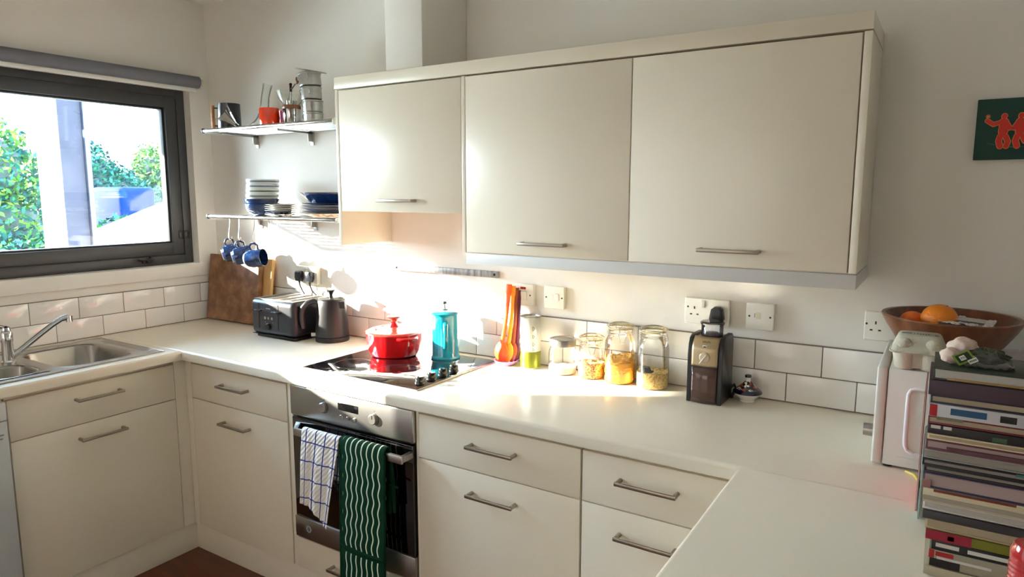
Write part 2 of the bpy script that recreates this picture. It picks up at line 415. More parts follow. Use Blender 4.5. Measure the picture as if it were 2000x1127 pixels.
# left run with the sink cut-out
o = (0, -.618, .87); b = MB(o); x0, x1, z0, z1 = .0005, .6065, .8695, .91
sy0, sy1, sx0, sx1 = -1.60, -.672, .068, .558
b.box(x0, x1, sy1, -.6182, z0, z1); b.box(x0, sx0, sy0, sy1, z0, z1); b.box(sx1, x1, sy0, sy1, z0, z1); b.box(x0, x1, -2.2, sy0, z0, z1)
poly = [(.6064, .91)]+[(.6175+d, .91+z) for d, z in PR]+[(.6064, .8695)]
b.prism(poly, 1.5818, Matrix.Translation((0, -.6182, 0)) @ My)
tag(b.build('worktop', WORK, ang=25), 'off-white worktop holding the sink under the window', 'worktop', 'off-white laminate worktops')

# ------------------------------------------------------------------ sink and tap
def rrect(x0, x1, y0, y1, r, n=6):
    p = []
    for cx, cy, a0 in ((x1-r, y1-r, 0), (x0+r, y1-r, PI/2), (x0+r, y0+r, PI), (x1-r, y0+r, 3*PI/2)):
        for i in range(n+1):
            a = a0+PI/2*i/n; p.append((cx+r*math.cos(a), cy+r*math.sin(a)))
    return p
o = (.06, -.66, .91); t = thing('sink', 'stainless steel inset bowl-and-a-half sink in the worktop under the window', 'sink', o)
def bowl(b, x0, x1, y0, y1, r, depth, rim=(.006, .0035)):
    n = 6; lv = [(-.014, .9118, r+.012), (-.010, .9128, r+.010), (.0, .9118, r), (.004, .905, r), (.010, .91-depth+.03, r+.005), (.022, .91-depth+.008, r+.008), (.045, .91-depth, r+.01)]
    rings = []
    for d, z, rr in lv:
        rings.append([b.b.verts.new(Vector((x, y, z))-b.o) for x, y in rrect(x0+d, x1-d, y0+d, y1-d, max(.01, rr-d*.3), n)])
    for a, c in zip(rings, rings[1:]):
        for i in range(len(a)): b.b.faces.new((a[i], a[(i+1) % len(a)], c[(i+1) % len(a)], c[i]))
    b.b.faces.new(rings[-1])
b = MB(o)
BW = [(.125, .513, -1.030, -.738, .075, .155), (.300, .495, -1.245, -1.085, .055, .10)]
for q in BW: bowl(b, *q)
b.build('bowl', SINKM, t, ang=60)
# flat rim deck: outer plate pieces around the two bowls, with pressed grooves
b = MB(o)
def deck(x0, x1, y0, y1): b.box(x0, x1, y0, y1, .9102, .9122, .0006, 1)
deck(.062, .567, -.725, -.663); deck(.062, .113, -1.6, -.724); deck(.524, .567, -1.6, -.724); deck(.112, .525, -1.074, -1.041)
deck(.112, .289, -1.6, -1.073); deck(.288, .525, -1.6, -1.256)
for q, (cx, cy) in ((BW[0], (0, 0)), (BW[1], (0, 0))):
    x0, x1, y0, y1, r, dp = q; x0 -= .0135; x1 += .0135; y0 -= .0135; y1 += .0135; r += .012
    for (qx, qy, sxn, syn) in ((x0, y0, 1, 1), (x1, y0, -1, 1), (x0, y1, 1, -1), (x1, y1, -1, -1)):
        pts = [(qx, qy)]+[(qx+sxn*(r-r*math.cos(a)), qy+syn*(r-r*math.sin(a))) for a in [PI/2*i/8 for i in range(9)]]
        b.prism(pts, .0019, Matrix.Translation((0, 0, .9102)))
for i in range(4): b.tube([(.14, -.700+i*.008, .9122), (.50, -.700+i*.008, .9122)], .0018, 6)
for pts in ([(.062, -.663), (.567, -.663)], [(.567, -.663), (.567, -1.6)], [(.062, -.663), (.062, -1.6)]):
    b.tube([(*pts[0], .9116), (*pts[1], .9116)], .003, 8)
b.build('rim', SINKM, t)
b = MB(o); b.lathe([(.0, .757), (.03, .757), (.033, .7575), (.033, .7555), (0, .755)], 24, (.30, -.88, 0)); b.build('drain', CHROME, t)
o = (.245, -1.10, .912); t = thing('mixer_tap', 'chrome mixer tap with a long upward-angled swivel spout beside the sink', 'tap', o)
b = MB(o); b.lathe([(0, .0), (.024, .0), (.025, .006), (.0205, .012), (.0195, .08), (.0215, .088), (.0215, .118), (.017, .126), (0, .128)], 28, o); b.build('body', CHROME, t)
b = MB(o); b.tube([(.247, -1.09, .935), (.252, -1.05, .962), (.262, -.99, 1.008), (.271, -.945, 1.042), (.276, -.915, 1.060), (.280, -.888, 1.066)], [.0115, .011, .0105, .0105, .011, .0115], 14)
b.cyl((.281, -.887, 1.070), (.281, -.887, 1.045), .0125); b.build('spout', CHROME, t)
b = MB(o); b.lathe([(0, 0), (.017, .0), (.015, .012), (.004, .018), (0, .018)], 20, (.245, -1.1, 1.04)); b.tube([(.245, -1.1, 1.05), (.25, -1.16, 1.075), (.255, -1.2, 1.085)], [.007, .006, .005], 10); b.build('lever', CHROME, t)

# ------------------------------------------------------------------ wall units
ct, cb, cbb, pb, sdz, wd = 2.0146, 1.970, 1.360, 1.319, 1.495, .291
xA, xB, xB2, xC, xD, xE = 1.231, 1.844, 1.860, 2.474, 3.085, 3.106
G = 'cream gloss wall cabinets'
def wdoor(t, o, x0, x1, z0, z1, hx, hz):
    d = MB(o).box(x0+.0015, x1-.0015, -wd, -wd+.018, z0+.0015, z1-.006, .0018).build('door', CREAM, t)
    b = MB(o); handle_bar(b, (hx, -wd, hz), 'x', .160, .030); b.build('handle', STEELD, d)
o = (xA, -.27, 1.36); t = thing('wall_cabinet', 'short cream wall cabinet at the left with an open niche below its door', 'cabinet', o, G)
b = MB(o); b.box(xA, xA+.016, -wd, -.001, cbb, cb-.003, .001); b.build('side_panel', CREAM, t)
b = MB(o); b.box(xB+.0005, xB2-.0005, -wd, -.001, cbb, cb-.003, .001); b.build('side_panel', CREAM, t)
b = MB(o); b.box(xA+.017, xB, -wd+.020, -.002, sdz+.004, cb-.002); b.build('body', CREAM2, t, smooth=False)
wdoor(t, o, xA+.017, xB, sdz, cb, 1.470, 1.540)
o = (xB2, -.27, 1.36); t = thing('wall_cabinet', 'tall cream wall cabinet in the middle, between the short one and the right-end one', 'cabinet', o, G)
MB(o).box(xB2+.001, xC-.0005, -wd+.020, -.002, cbb, cb-.002).build('body', CREAM2, t, smooth=False)
wdoor(t, o, xB2, xC, cbb, cb, 2.098, 1.401)
o = (xC, -.27, 1.36); t = thing('wall_cabinet', 'tall cream wall cabinet at the right end with a cream end panel', 'cabinet', o, G)
MB(o).box(xC+.0005, xD-.001, -wd+.020, -.002, cbb, cb-.002).build('body', CREAM2, t, smooth=False)
MB(o).box(xD+.002, xE, -wd, -.002, cbb, cb-.004, .001).build('side_panel', CREAM, t)
wdoor(t, o, xC, xD, cbb, cb, 2.700, 1.407)
b = MB((xA, -.28, cb)); b.box(xA-.002, xE+.001, -wd-.002, -wd+.018, cb, ct, .0015); b.box(xE-.017, xE+.001, -wd+.018, -.001, cb, ct, .0015); b.box(xA-.002, xA+.016, -wd+.018, -.001, cb, ct, .0015); b.box(xA+.016, xE-.017, -wd+.018, -.001, cb, cb+.014)
tag(b.build('cornice', CREAM), 'cream cornice strip running along the top of the wall cabinets', 'trim')
b = MB((xB2, -.28, pb)); b.box(xB2+.001, xE+.001, -wd-.001, -wd+.017, pb, cbb-.002, .0015); b.box(xE-.017, xE+.001, -wd+.017, -.001, pb, cbb-.002, .0015); b.box(xB2+.001, xB2+.017, -wd+.017, -.001, pb, cbb-.002, .0015)
tag(b.build('light_pelmet', PELMET), 'grey-white pelmet strip under the two tall wall cabinets', 'trim')

# ------------------------------------------------------------------ oven
o = (1.260, -.60, .13); t = thing('oven', 'built-in stainless steel and black glass oven under the hob', 'oven', o)
yo = -.600
MB(o).box(1.266, 1.858, -.572, -.05, .245, .866).build('body', BLACKM, t, smooth=False)
cp = MB(o).box(1.2605, 1.8615, yo+.002, -.571, .745, .8635, .008, 3).build('control_panel', STEEL, t)
def disc(b, x, z, r, d, y, seg=28):
    b.lathe([(0, d), (r*.86, d), (r, d*.8), (r, 0), (0, 0)], seg, (0, 0, 0), Matrix.Translation((x, y, z)) @ Matrix.Rotation(PI/2, 4, 'X'))
for x in (1.445, 1.690):
    b = MB(o); disc(b, x, .803, .0185, .013, yo+.002); b.box(x-.0015, x+.0015, yo-.0125, yo-.011, .806, .819); k = b.build('knob', STEEL, cp)
    b = MB(o); b.lathe([(.0205, 0), (.0215, .0008), (.0225, 0)], 28, (0, 0, 0), Matrix.Translation((x, yo+.002, .803)) @ Matrix.Rotation(PI/2, 4, 'X')); b.build('knob_ring', DARK, cp)
b = MB(o).box(1.517, 1.615, yo+.0005, yo+.004, .806, .834, .001); b.build('display', BLACKGL, cp)
for x in (1.532, 1.565, 1.598):
    b = MB(o); disc(b, x, .782, .0075, .004, yo+.002, 18); b.build('button', STEEL, cp)
b = MB(o); b.box(1.447, 1.449, yo+.0012, yo+.003, .828, .832); b.box(1.690, 1.692, yo+.0012, yo+.003, .828, .832); b.build('dial_mark', mat('print_dark', (60, 60, 62), .6), cp, smooth=False)
d = MB(o).box(1.266, 1.856, -.594, -.572, .345, .738, .003).build('door', BLACKGL, t)
MB(o).box(1.262, 1.860, -.597, -.571, .262, .344, .003).build('lower_strip', STEEL, t)
b = MB(o); b.lathe([(.010, 0), (.0115, .0006), (.013, 0)], 20, (0, 0, 0), Matrix.Translation((1.336, -.597, .305)) @ Matrix.Rotation(PI/2, 4, 'X')); b.build('round_mark', mat('mark_light', (190, 195, 205), .4), t)
b = MB(o); b.box(1.338, 1.858, -.652, -.640, .693, .722, .004); b.prism([(1.285, -.594), (1.312, -.594), (1.352, -.641), (1.340, -.6515)], .025, Matrix.Translation((0, 0, .695)), .002); b.box(1.840, 1.858, -.641, -.593, .697, .718, .003)
b.build('handle', STEEL, d)
b = MB(o); b.box(1.3, 1.82, -.596, -.593, .728, .731); b.build('vent_slot', DARK, t)
dr = MB(o).box(1.262, 1.860, -.587, -.569, .127, .252, .0018).build('drawer', CREAM, t)
b = MB(o); handle_bar(b, (1.455, -.587, .186), 'x', .16); b.build('handle', STEELD, dr)

# ------------------------------------------------------------------ towels over the oven handle
hz = .7225; hy = -.646
def towel_mat(name, kind):
    m = bpy.data.materials.new(name); m.use_nodes = True; t = m.node_tree; b = t.nodes['Principled BSDF']
    b.inputs['Roughness'].default_value = .95; b.inputs['Sheen Weight'].default_value = 0; b.inputs['Specular IOR Level'].default_value = .15
    at = t.nodes.new('ShaderNodeUVMap'); at.uv_map = 'UVMap'; sp = t.nodes.new('ShaderNodeSeparateXYZ'); t.links.new(at.outputs[0], sp.inputs[0])
    def M(op, a, b_=None, c_=None):
        n = t.nodes.new('ShaderNodeMath'); n.operation = op
        for i, v in enumerate((a, b_, c_)):
            if v is None: continue
            if isinstance(v, (int, float)): n.inputs[i].default_value = v
            else: t.links.new(v, n.inputs[i])
        return n.outputs[0]
    U, V = sp.outputs['X'], sp.outputs['Y']
    def mix(f, a, c):
        x = t.nodes.new('ShaderNodeMix'); x.data_type = 'RGBA'; t.links.new(f, x.inputs['Factor'])
        for k, v in (('A', a), ('B', c)):
            if isinstance(v, tuple): x.inputs[k].default_value = (*lin(v), 1)
            else: t.links.new(v, x.inputs[k])
        return x.outputs['Result']
    if kind == 'check':
        fu = M('ABSOLUTE', M('SUBTRACT', M('FRACT', M('MULTIPLY', U, 1/.056)), .5))
        fv = M('ABSOLUTE', M('SUBTRACT', M('FRACT', M('MULTIPLY', V, 1/.071)), .5))
        lu = M('LESS_THAN', fu, .055); lv = M('LESS_THAN', fv, .035)
        c = mix(lv, (232, 228, 222), (70, 84, 150)); c = mix(lu, c, (34, 48, 130))
        wv = t.nodes.new('ShaderNodeTexWave'); wv.inputs['Scale'].default_value = 32; wv.inputs['Distortion'].default_value = .5; wv.bands_direction = 'DIAGONAL'
        t.links.new(at.outputs[0], wv.inputs['Vector']); h = wv.outputs['Fac']; bs = .5
    else:
        seam = M('GREATER_THAN', V, .385)
        wob = M('MULTIPLY', M('SINE', M('MULTIPLY', V, 95)), .0022)
        amp = M('MULTIPLY', wob, M('SUBTRACT', 1, M('MULTIPLY', seam, .7)))
        fu = M('ABSOLUTE', M('SUBTRACT', M('FRACT', M('MULTIPLY', M('ADD', M('ADD', U, amp), .004), 1/.0245)), .5))
        ls = M('LESS_THAN', fu, .10)
        lo = M('MULTIPLY', M('GREATER_THAN', U, .012), M('LESS_THAN', U, .197))
        sm = M('GREATER_THAN', M('ABSOLUTE', M('SUBTRACT', V, .385)), .009)
        ls = M('MULTIPLY', ls, M('MULTIPLY', lo, sm))
        c = mix(ls, (6, 50, 30), (214, 222, 196)); h = fu; bs = .25
    t.links.new(c, b.inputs['Base Color'])
    bp = t.nodes.new('ShaderNodeBump'); bp.inputs['Strength'].default_value = bs; bp.inputs['Distance'].default_value = .004
    t.links.new(h, bp.inputs['Height']); t.links.new(bp.outputs[0], b.inputs['Normal'])
    return m
def drape(name, x0, x1, zf, zb, m, fold, thick, n=64, nv=90, o=(0, 0, 0), parent=None, topr=.010, skew=None):
    """cloth over the handle: v runs down the back (zb), over the top and down the front (zf(u)); uv in metres"""
    me_b = bmesh.new(); uvl = me_b.loops.layers.uv.new('UVMap'); G_ = []; UV = {}
    for i in range(n):
        u = i/(n-1); Lb = hz-zb(u); Lf = hz-zf(u); arc = PI*topr; tot = Lb+arc+Lf; col = []
        for j in range(nv):
            s = tot*j/(nv-1)
            if s < Lb: y, z, q = hy+topr, zb(u)+s, Lb-s
            elif s < Lb+arc: a = (s-Lb)/topr; y, z, q = hy+topr*math.cos(a), hz+topr*math.sin(a), 0
            else: q = s-Lb-arc; y, z = hy-topr, hz-q
            fy, fx = fold(u, q, s > Lb+arc/2)
            if s <= Lb+arc/2: fy = abs(fy)*.3
            x = x0+(x1-x0)*u+fx+(skew(u, q) if skew else 0)
            v = me_b.verts.new(Vector((x, y+(fy if s > Lb+arc/2 else fy), z))-Vector(o)); col.append(v)
            UV[v] = (u*(x1-x0)*(1.15 if thick < .004 else 1), (s-Lb-arc))
        G_.append(col)
    for i in range(n-1):
        for j in range(nv-1):
            f = me_b.faces.new((G_[i][j], G_[i+1][j], G_[i+1][j+1], G_[i][j+1]))
            for l in f.loops: l[uvl].uv = UV[l.vert]
    bmesh.ops.recalc_face_normals(me_b, faces=me_b.faces)
    me = bpy.data.meshes.new(name); me_b.to_mesh(me); me_b.free(); me.materials.append(m)
    me.polygons.foreach_set('use_smooth', [True]*len(me.polygons))
    ob = bpy.data.objects.new(name, me); C.objects.link(ob)
    if parent: ob.parent = parent
    else: ob.location = o
    q = ob.modifiers.new('solid', 'SOLIDIFY'); q.thickness = thick; q.offset = 0
    return ob
def fold1(u, q, front):
    k = min(1, q/.12)
    return (-(.004*math.sin(u*13+q*4)+.0018*math.sin(u*37+1))*k-.006*k, .004*math.sin(u*8+q*9)*k)
tw = drape('tea_towel', 1.392, 1.578, lambda u: .450-.030*u-.038/(1+math.exp(-(u-.62)*9)), lambda u: .56, towel_mat('towel_check', 'check'), fold1, .0028, o=(1.485, hy, hz), topr=.0105,
           skew=lambda u, q: -.06*q-(.13*q*u))
tag(tw, 'white waffle tea towel with dark blue check hanging on the oven handle', 'towel')
def fold2(u, q, front):
    return (-.0012*math.sin(q*95)-.002*min(1, q/.1)-.004*math.sin(u*PI), .003*math.sin(q*12))
o = (1.69, hy, hz); t = thing('oven_glove', 'green double oven glove with wavy cream stripes draped over the oven handle', 'oven glove', o)
gm = towel_mat('glove_stripe', 'stripe')
drape('quilted_band', 1.590, 1.793, lambda u: .205, lambda u: .50, gm, fold2, .009, n=70, nv=120, o=o, parent=t, topr=.0135, skew=lambda u, q: -.03*q)
GREEN = mat('green_cotton', (6, 48, 28), .95, spec=.15)
b = MB(o)
for x in (1.590, 1.793): b.tube([(x-.03*q, hy-.0135-.003-.004*0, hz-q) for q in [.01+.05*i for i in range(11)]], .0052, 8)
b.tube([(1.578, hy-.019, .348), (1.64, hy-.0225, .346), (1.72, hy-.0225, .345), (1.782, hy-.019, .345)], .0055, 8)
b.build('edge_binding', GREEN, t)
b = MB(o); b.tube([(1.795, hy+.012, .718), (1.803, hy+.013, .60), (1.806, hy+.013, .51)], [.005, .007, .005], 8); b.tube([(1.795, hy+.006, .608), (1.828, hy+.008, .604)], .004, 8)
b.build('hanging_loop', GREEN, t)

# ------------------------------------------------------------------ hob
o = (1.27, -.06, .9105); t = thing('hob', 'black glass ceramic hob with a steel rim and four knobs set in the worktop', 'hob', o)
b = MB(o); b.box(1.266, 1.836, -.544, -.058, .9105, .9145, .0015); b.build('steel_rim', STEEL, t)
b = MB(o); b.box(1.270, 1.832, -.540, -.062, .914, .9165, .0012); b.build('glass_plate', BLACKGL, t)
ZM = mat('hob_ring_print', (52, 52, 56), .25)
for x, y, r in ((1.40, -.175, .092), (1.60, -.16, .075), (1.40, -.40, .075), (1.62, -.39, .09)):
    b = MB(o); b.lathe([(r-.0012, .91655), (r-.0012, .9168), (r+.0012, .9168), (r+.0012, .91655)], 56, (x, y, 0), close=True); b.build('cooking_zone_ring', ZM, t)
for y in (-.478, -.415, -.350, -.285):
    b = MB(o); b.lathe([(0, .0), (.0185, 0), (.0175, .006), (.016, .007), (.0165, .020), (.014, .025), (0, .026)], 28, (1.795, y, .9165)); b.box(1.7938, 1.7962, y-.015, y-.002, .9415, .9432)
    b.build('knob', mat('knob_metallic_dark', (70, 70, 68), .18, .9), t)

# ------------------------------------------------------------------ red casserole
def red_pot():
    c = (1.421, -.190, .9167); o = c; t = thing('casserole_pot', 'round red enamelled cast-iron casserole with lid on the hob', 'pot', o)
    b = MB(o); b.lathe([(0, 0), (.082, 0), (.088, .003), (.096, .02), (.1035, .055), (.106, .084), (.107, .088), (.103, .088), (.100, .08), (.092, .02), (.0, .01)], 64, c); b.build('body', RED, t)
    l = MB(o); l.lathe([(.1005, .082), (.108, .0885), (.1085, .0925), (.105, .0955), (.092, .1005), (.0905, .0995), (.082, .103), (.0805, .1022), (.07, .1058), (.0685, .105), (.056, .108), (.03, .1105), (0, .111), ], 64, c)
    lid = l.build('lid', REDRIM, t, ang=60)
    b = MB(o); b.lathe([(0, .108), (.021, .108), (.017, .116), (.0105, .124), (.010, .132), (0, .133)], 28, c); b.build('boss', RED, lid)
    b = MB(o); b.lathe([(0, .130), (.010, .130), (.013, .138), (.0255, .146), (.0262, .1495), (.022, .152), (.006, .150), (0, .1502)], 28, c); b.build('knob', mat('bronze_knob', (150, 110, 92), .25, .8), lid)
    for a in (math.radians(-22), math.radians(158)):
        M = Matrix.Rotation(a, 3, 'Z'); pts = []
        for i in range(13):
            f = -1+2*i/12; pts.append(Vector(c)+M @ Vector((.103+.024*math.sqrt(max(0, 1-f*f)), f*.038, .080)))
        b = MB(o); b.tube(pts, [.0065]*13, 10)
        b.build('handle', RED, t)
    t.scale = (1.09, 1.09, 1.03)
    return t
red_pot()
# ------------------------------------------------------------------ teal french press
c = (1.636, -.128, .9167); t = thing('french_press', 'teal stoneware cafetiere with a curved side handle on the hob', 'cafetiere', c)
b = MB(c); b.lathe([(0, 0), (.0515, 0), (.0525, .004), (.050, .008), (.0475, .013), (.0475, .165), (.049, .174), (.0505, .178), (.048, .179), (.0455, .172), (.0445, .015), (0, .01)], 48, c); b.build('body', TEAL, t)
l = MB(c); l.lathe([(0, .179), (.0535, .179), (.055, .1825), (.050, .187), (.036, .191), (.018, .193), (0, .1935)], 40, c); lid = l.build('lid', TEAL, t)
b = MB(c); b.cyl((c[0], c[1], c[2]+.193), (c[0]-.002, c[1], c[2]+.214), .0022, seg=8); b.ball((c[0]-.002, c[1], c[2]+.221), .0085, 2, (1, 1, .8)); b.lathe([(0, .1935), (.011, .1935), (.009, .196), (0, .197)], 20, c); b.build('plunger_knob', mat('knob_grey_metal', (90, 92, 92), .3, .8), lid)
dx, dy = .62, -.785; R0 = .046
b = MB(c); b.tube([Vector(c)+Vector((dx*(R0+q), dy*(R0+q), z)) for q, z in ((-.002, .140), (.010, .146), (.022, .140), (.030, .120), (.030, .095), (.027, .070), (.020, .056), (.010, .052), (-.002, .055))], [.008, .0075, .007, .0065, .0065, .0065, .007, .0075, .008], 12, sx=1.2); b.build('handle', TEAL, t)

# ------------------------------------------------------------------ kettle
c = (.985, -.120, .910); t = thing('electric_kettle', 'matt black cordless kettle with a looped handle beside the toaster', 'kettle', c)
MB(c).lathe([(0, 0), (.074, 0), (.0755, .004), (.0745, .020), (.070, .022), (0, .022)], 48, c).build('base', BLACKM, t)
MB(c).lathe([(0, .0235), (.0735, .0235), (.0740, .028), (.0655, .155), (.062, .182), (.060, .186), (0, .186)], 48, c).build('body', BLACKM, t)
lid = MB(c).lathe([(0, .184), (.056, .184), (.056, .190), (.05, .193), (0, .1935)], 40, c).build('lid', mat('black_lid_gloss', (28, 28, 30), .3), t)
MB(c).lathe([(0, .19), (.009, .19), (.0075, .205), (.010, .216), (.0185, .226), (.019, .229), (0, .2295)], 28, c).build('knob', BLACK, lid)
def kd(q, z): return Vector(c)+Vector((-.66*q, -.75*q, z))
MB(c).tube([kd(.050, .172), kd(.075, .182), (kd(.100, .176)), kd(.122, .155), kd(.129, .125), kd(.128, .090), kd(.124, .060)], [.010, .0125, .0135, .013, .0125, .012, .010], 14, sx=1.15).build('handle', mat('handle_grey_black', (48, 44, 46), .3), t)
MB(c).tube([kd(.068, .030), kd(.092, .030)], [.008, .009], 12, sx=1.3).build('switch', mat('switch_pale', (206, 200, 196), .3), t)
MB(c).prism([(0, -.018), (.026, 0), (0, .018)], .030, Matrix.Translation((c[0]+.056, c[1]+.0, c[2]+.152))).build('spout', BLACKM, t)

# ------------------------------------------------------------------ toaster
o = (.60, -.25, .910); t = thing('toaster', 'black four-slice toaster with two levers in front of the chopping board', 'toaster', o)
MB(o).box(.598, .884, -.249, -.018, .924, .926).build('seam', BLACK, t)
MB(o).box(.590, .886, -.252, -.022, .9255, 1.086, .024, 6).build('body', mat('toaster_black', (33, 34, 40), .36), t)
top = MB(o).box(.604, .872, -.238, -.030, 1.084, 1.0885, .0018).build('top_plate', mat('toaster_steel_top', (150, 146, 140), .28, .9), t)
for x in (.640, .704, .772, .836):
    MB(o).box(x-.015, x+.015, -.222, -.046, 1.0880, 1.0893, .0004).build('slot', DARK, top)
b = MB(o); b.box(.615, .87, -.238, -.03, .910, .925, .004); b.build('feet', BLACK, t)
for x in (.652, .783):
    MB(o).box(x-.0035, x+.0035, -.2532, -.251, .955, 1.070, .0005).build('lever_slot', DARK, t)
    MB(o).box(x-.026, x+.026, -.272, -.252, 1.034, 1.041, .003).build('lever', mat('lever_dark', (44, 44, 48), .25), t)
for x in (.695, .718, .742): 
    b = MB(o); disc(b, x, 1.004, .0062, .003, -.252, 16); b.build('button', STEELD, t)
for x, z in ((.695, .985), (.745, .985)): 
    b = MB(o); disc(b, x, z, .002, .001, -.252, 10); b.build('indicator', STEELD, t)
b = MB(o); disc(b, .718, .965, .016, .012, -.252, 24); b.build('dial', BLACK, t)
b = MB(o)
for i in range(6): b.box(.703+i*.005, .7065+i*.005, -.2526, -.2518, 1.046, 1.050+.0012*(i % 2))
b.build('faint_lettering', mat('print_light', (150, 150, 165), .5), t, smooth=False)

# ------------------------------------------------------------------ chopping boards in the corner
o = (.02, -.09, .9102); a = math.atan2(.052, .335)
b = MB(); b.box(0, .402, -.030, 0, 0, .338, .005, 3)
ob = b.build('chopping_board', BOARD); ob.location = (.026, -.076, .9147); ob.rotation_euler = (-math.atan2(.045, .343), 0, 0)
tag(ob, 'large end-grain brown wooden chopping board leaning on the wall in the corner', 'chopping board')
b = MB(); b.box(0, .455, -.0165, 0, 0, .332, .005, 3)
ob = b.build('chopping_board', BAMBOO); ob.location = (.030, -.0565, .9129); ob.rotation_euler = (-math.atan2(.045, .343), 0, 0)
tag(ob, 'pale bamboo chopping board behind the big brown one, right edge showing', 'chopping board')

# ------------------------------------------------------------------ jars
def rice_heap(b, c, r, h, amp=.004, seg=36):
    pr = [(0, .004), (r, .004), (r, h)]
    b.lathe(pr, seg, c)
    b.grid(lambda u, v: (c[0]+r*v*math.cos(2*PI*u), c[1]+r*v*math.sin(2*PI*u), c[2]+h+amp*(noise.noise(Vector((c[0]*40+3*v*math.cos(2*PI*u), 3*v*math.sin(2*PI*u), 1)))*1.5)*(1-v*.6)), seg, 8, True)
def jar_glass(c, r, h, neck, name='glass_body', m=JAR, parent=None, sh=.022):
    nh = h-.022
    pr = [(0, .0), (r*.86, 0), (r*.96, .004), (r, .012), (r, nh-sh), (r*.97, nh-sh*.55), (neck+.002, nh-sh*.1), (neck, nh), (neck, h)]
    return MB(c).lathe(pr, 48, c).build(name, m, parent, ang=60)
def clip_lid(c, r, h, parent, phi, green=JARG):
    """glass lid with rubber ring, wire bail and clasp; phi = direction the clasp faces"""
    MB(c).lathe([(r+.0015, h-.002), (r+.004, h+.0005), (r+.0015, h+.003)], 40, c).build('rubber_seal', mat('seal_rubber', (214, 190, 140), .6), parent)
    MB(c).lathe([(r+.004, h+.003), (r+.0045, h+.007), (r+.001, h+.013), (r*.7, h+.0165), (r*.68, h+.014), (0, h+.014)], 40, c).build('glass_lid', green, parent, ang=60)
    W_ = CHROME; k = 1.0
    d = Vector((math.cos(phi), math.sin(phi), 0)); s = Vector((-d.y, d.x, 0)); C0 = Vector(c)
    b = MB(c)
    for z in (h-.010, h-.019): b.tube([C0+Vector(((r+.0045)*math.cos(2*PI*i/40), (r+.0045)*math.sin(2*PI*i/40), z)) for i in range(40)], .0011, 6, closed=True)
    b.tube([C0+Vector(((r+.006)*math.cos(2*PI*i/40), (r+.006)*math.sin(2*PI*i/40), h+.0065)) for i in range(40)], .0011, 6, closed=True)
    b.build('wire_band', W_, parent)
    b = MB(c); e = C0+d*(r+.008)
    for sg in (-1, 1):
        b.tube([e+s*.012*sg+Vector((0, 0, h+.007)), e+s*.009*sg+d*.004+Vector((0, 0, h-.006)), e+s*.013*sg+d*.005+Vector((0, 0, h-.016)), e+s*.010*sg+d*.004+Vector((0, 0, h-.030)), e+s*.006*sg+d*.003+Vector((0, 0, h-.046))], .0011, 6)
    b.tube([e-s*.006+d*.003+Vector((0, 0, h-.046)), e+s*.006+d*.003+Vector((0, 0, h-.046))], .0011, 6)
    b.tube([e-s*.013+d*.005+Vector((0, 0, h-.016)), e+s*.013+d*.005+Vector((0, 0, h-.016))], .0011, 6)
    b.build('wire_clasp', W_, parent)
    b = MB(c); e2 = C0-d*(r+.006)
    for sg in (-1, 1): b.tube([e2+s*.01*sg+Vector((0, 0, h-.02)), e2+s*.01*sg-d*.004+Vector((0, 0, h)), e2+s*.006*sg+Vector((0, 0, h+.012))], .0011, 6)
    b.build('wire_hinge', W_, parent)
# 1 screw-lid jar with salt
c = (2.132, -.066, .910); t = thing('storage_jar', 'squat glass jar with a steel screw lid and a little white salt', 'jar', c, 'glass storage jars')
jar_glass(c, .052, .118, .0455, parent=t)
b = MB(c); rice_heap(b, c, .0495, .026, .004); b.build('salt', mat('salt_white', (232, 228, 222), .8, bump=.4, bscale=700), t)
l = MB(c).lathe([(.048, .104), (.0495, .105), (.0500, .126), (.048, .1300), (.040, .1305), (.038, .128), (.0, .1275)], 48, c).build('lid', STEEL, t)
# 2 small clip jar with grains
c = (2.247, -.062, .910); t = thing('storage_jar', 'small clip-top glass jar with brown grains, left of the pasta jar', 'jar', c, 'glass storage jars')
jar_glass(c, .0485, .136, .040, parent=t); clip_lid(c, .0405, .140, t, math.radians(-62))
GRAIN = ramp_mat('mixed_grains', [(.15, (120, 62, 40)), (.45, (214, 158, 92)), (.8, (240, 206, 150))], 'voronoi', (1, 1, 1), 260, .7, bump=.6)
b = MB(c); rice_heap(b, c, .0462, .056, .006); b.build('grains', GRAIN, t)
# 3 tall jar with pasta
c = (2.360, -.066, .910); t = thing('storage_jar', 'tall clip-top glass jar half full of yellow pasta tubes', 'jar', c, 'glass storage jars')
jar_glass(c, .0545, .190, .042, parent=t, sh=.04); clip_lid(c, .0425, .194, t, math.radians(-60))
PASTA = mat('pasta_yellow', (240, 186, 84), .5, var=.12, vscale=40)
b = MB(c); rnd = random.Random(3)
b.lathe([(0, .003), (.046, .003), (.050, .012), (.050, .075), (.03, .088), (0, .09)], 32, c)
for i in range(120):
    a = rnd.uniform(0, 2*PI); rr = .049*math.sqrt(rnd.random()) if i % 3 else .047; z = rnd.uniform(.012, .095)
    p = Vector(c)+Vector((rr*math.cos(a), rr*math.sin(a), z)); d = Vector((rnd.uniform(-1, 1), rnd.uniform(-1, 1), rnd.uniform(-.4, .4))).normalized()*.013
    tt = Vector((-math.sin(a), math.cos(a), rnd.uniform(-.5, .5))).normalized()*.014 if rr > .040 else d
    b.tube([p-tt, p+tt], .0042, 8)
o_ = b.build('pasta', PASTA, t)
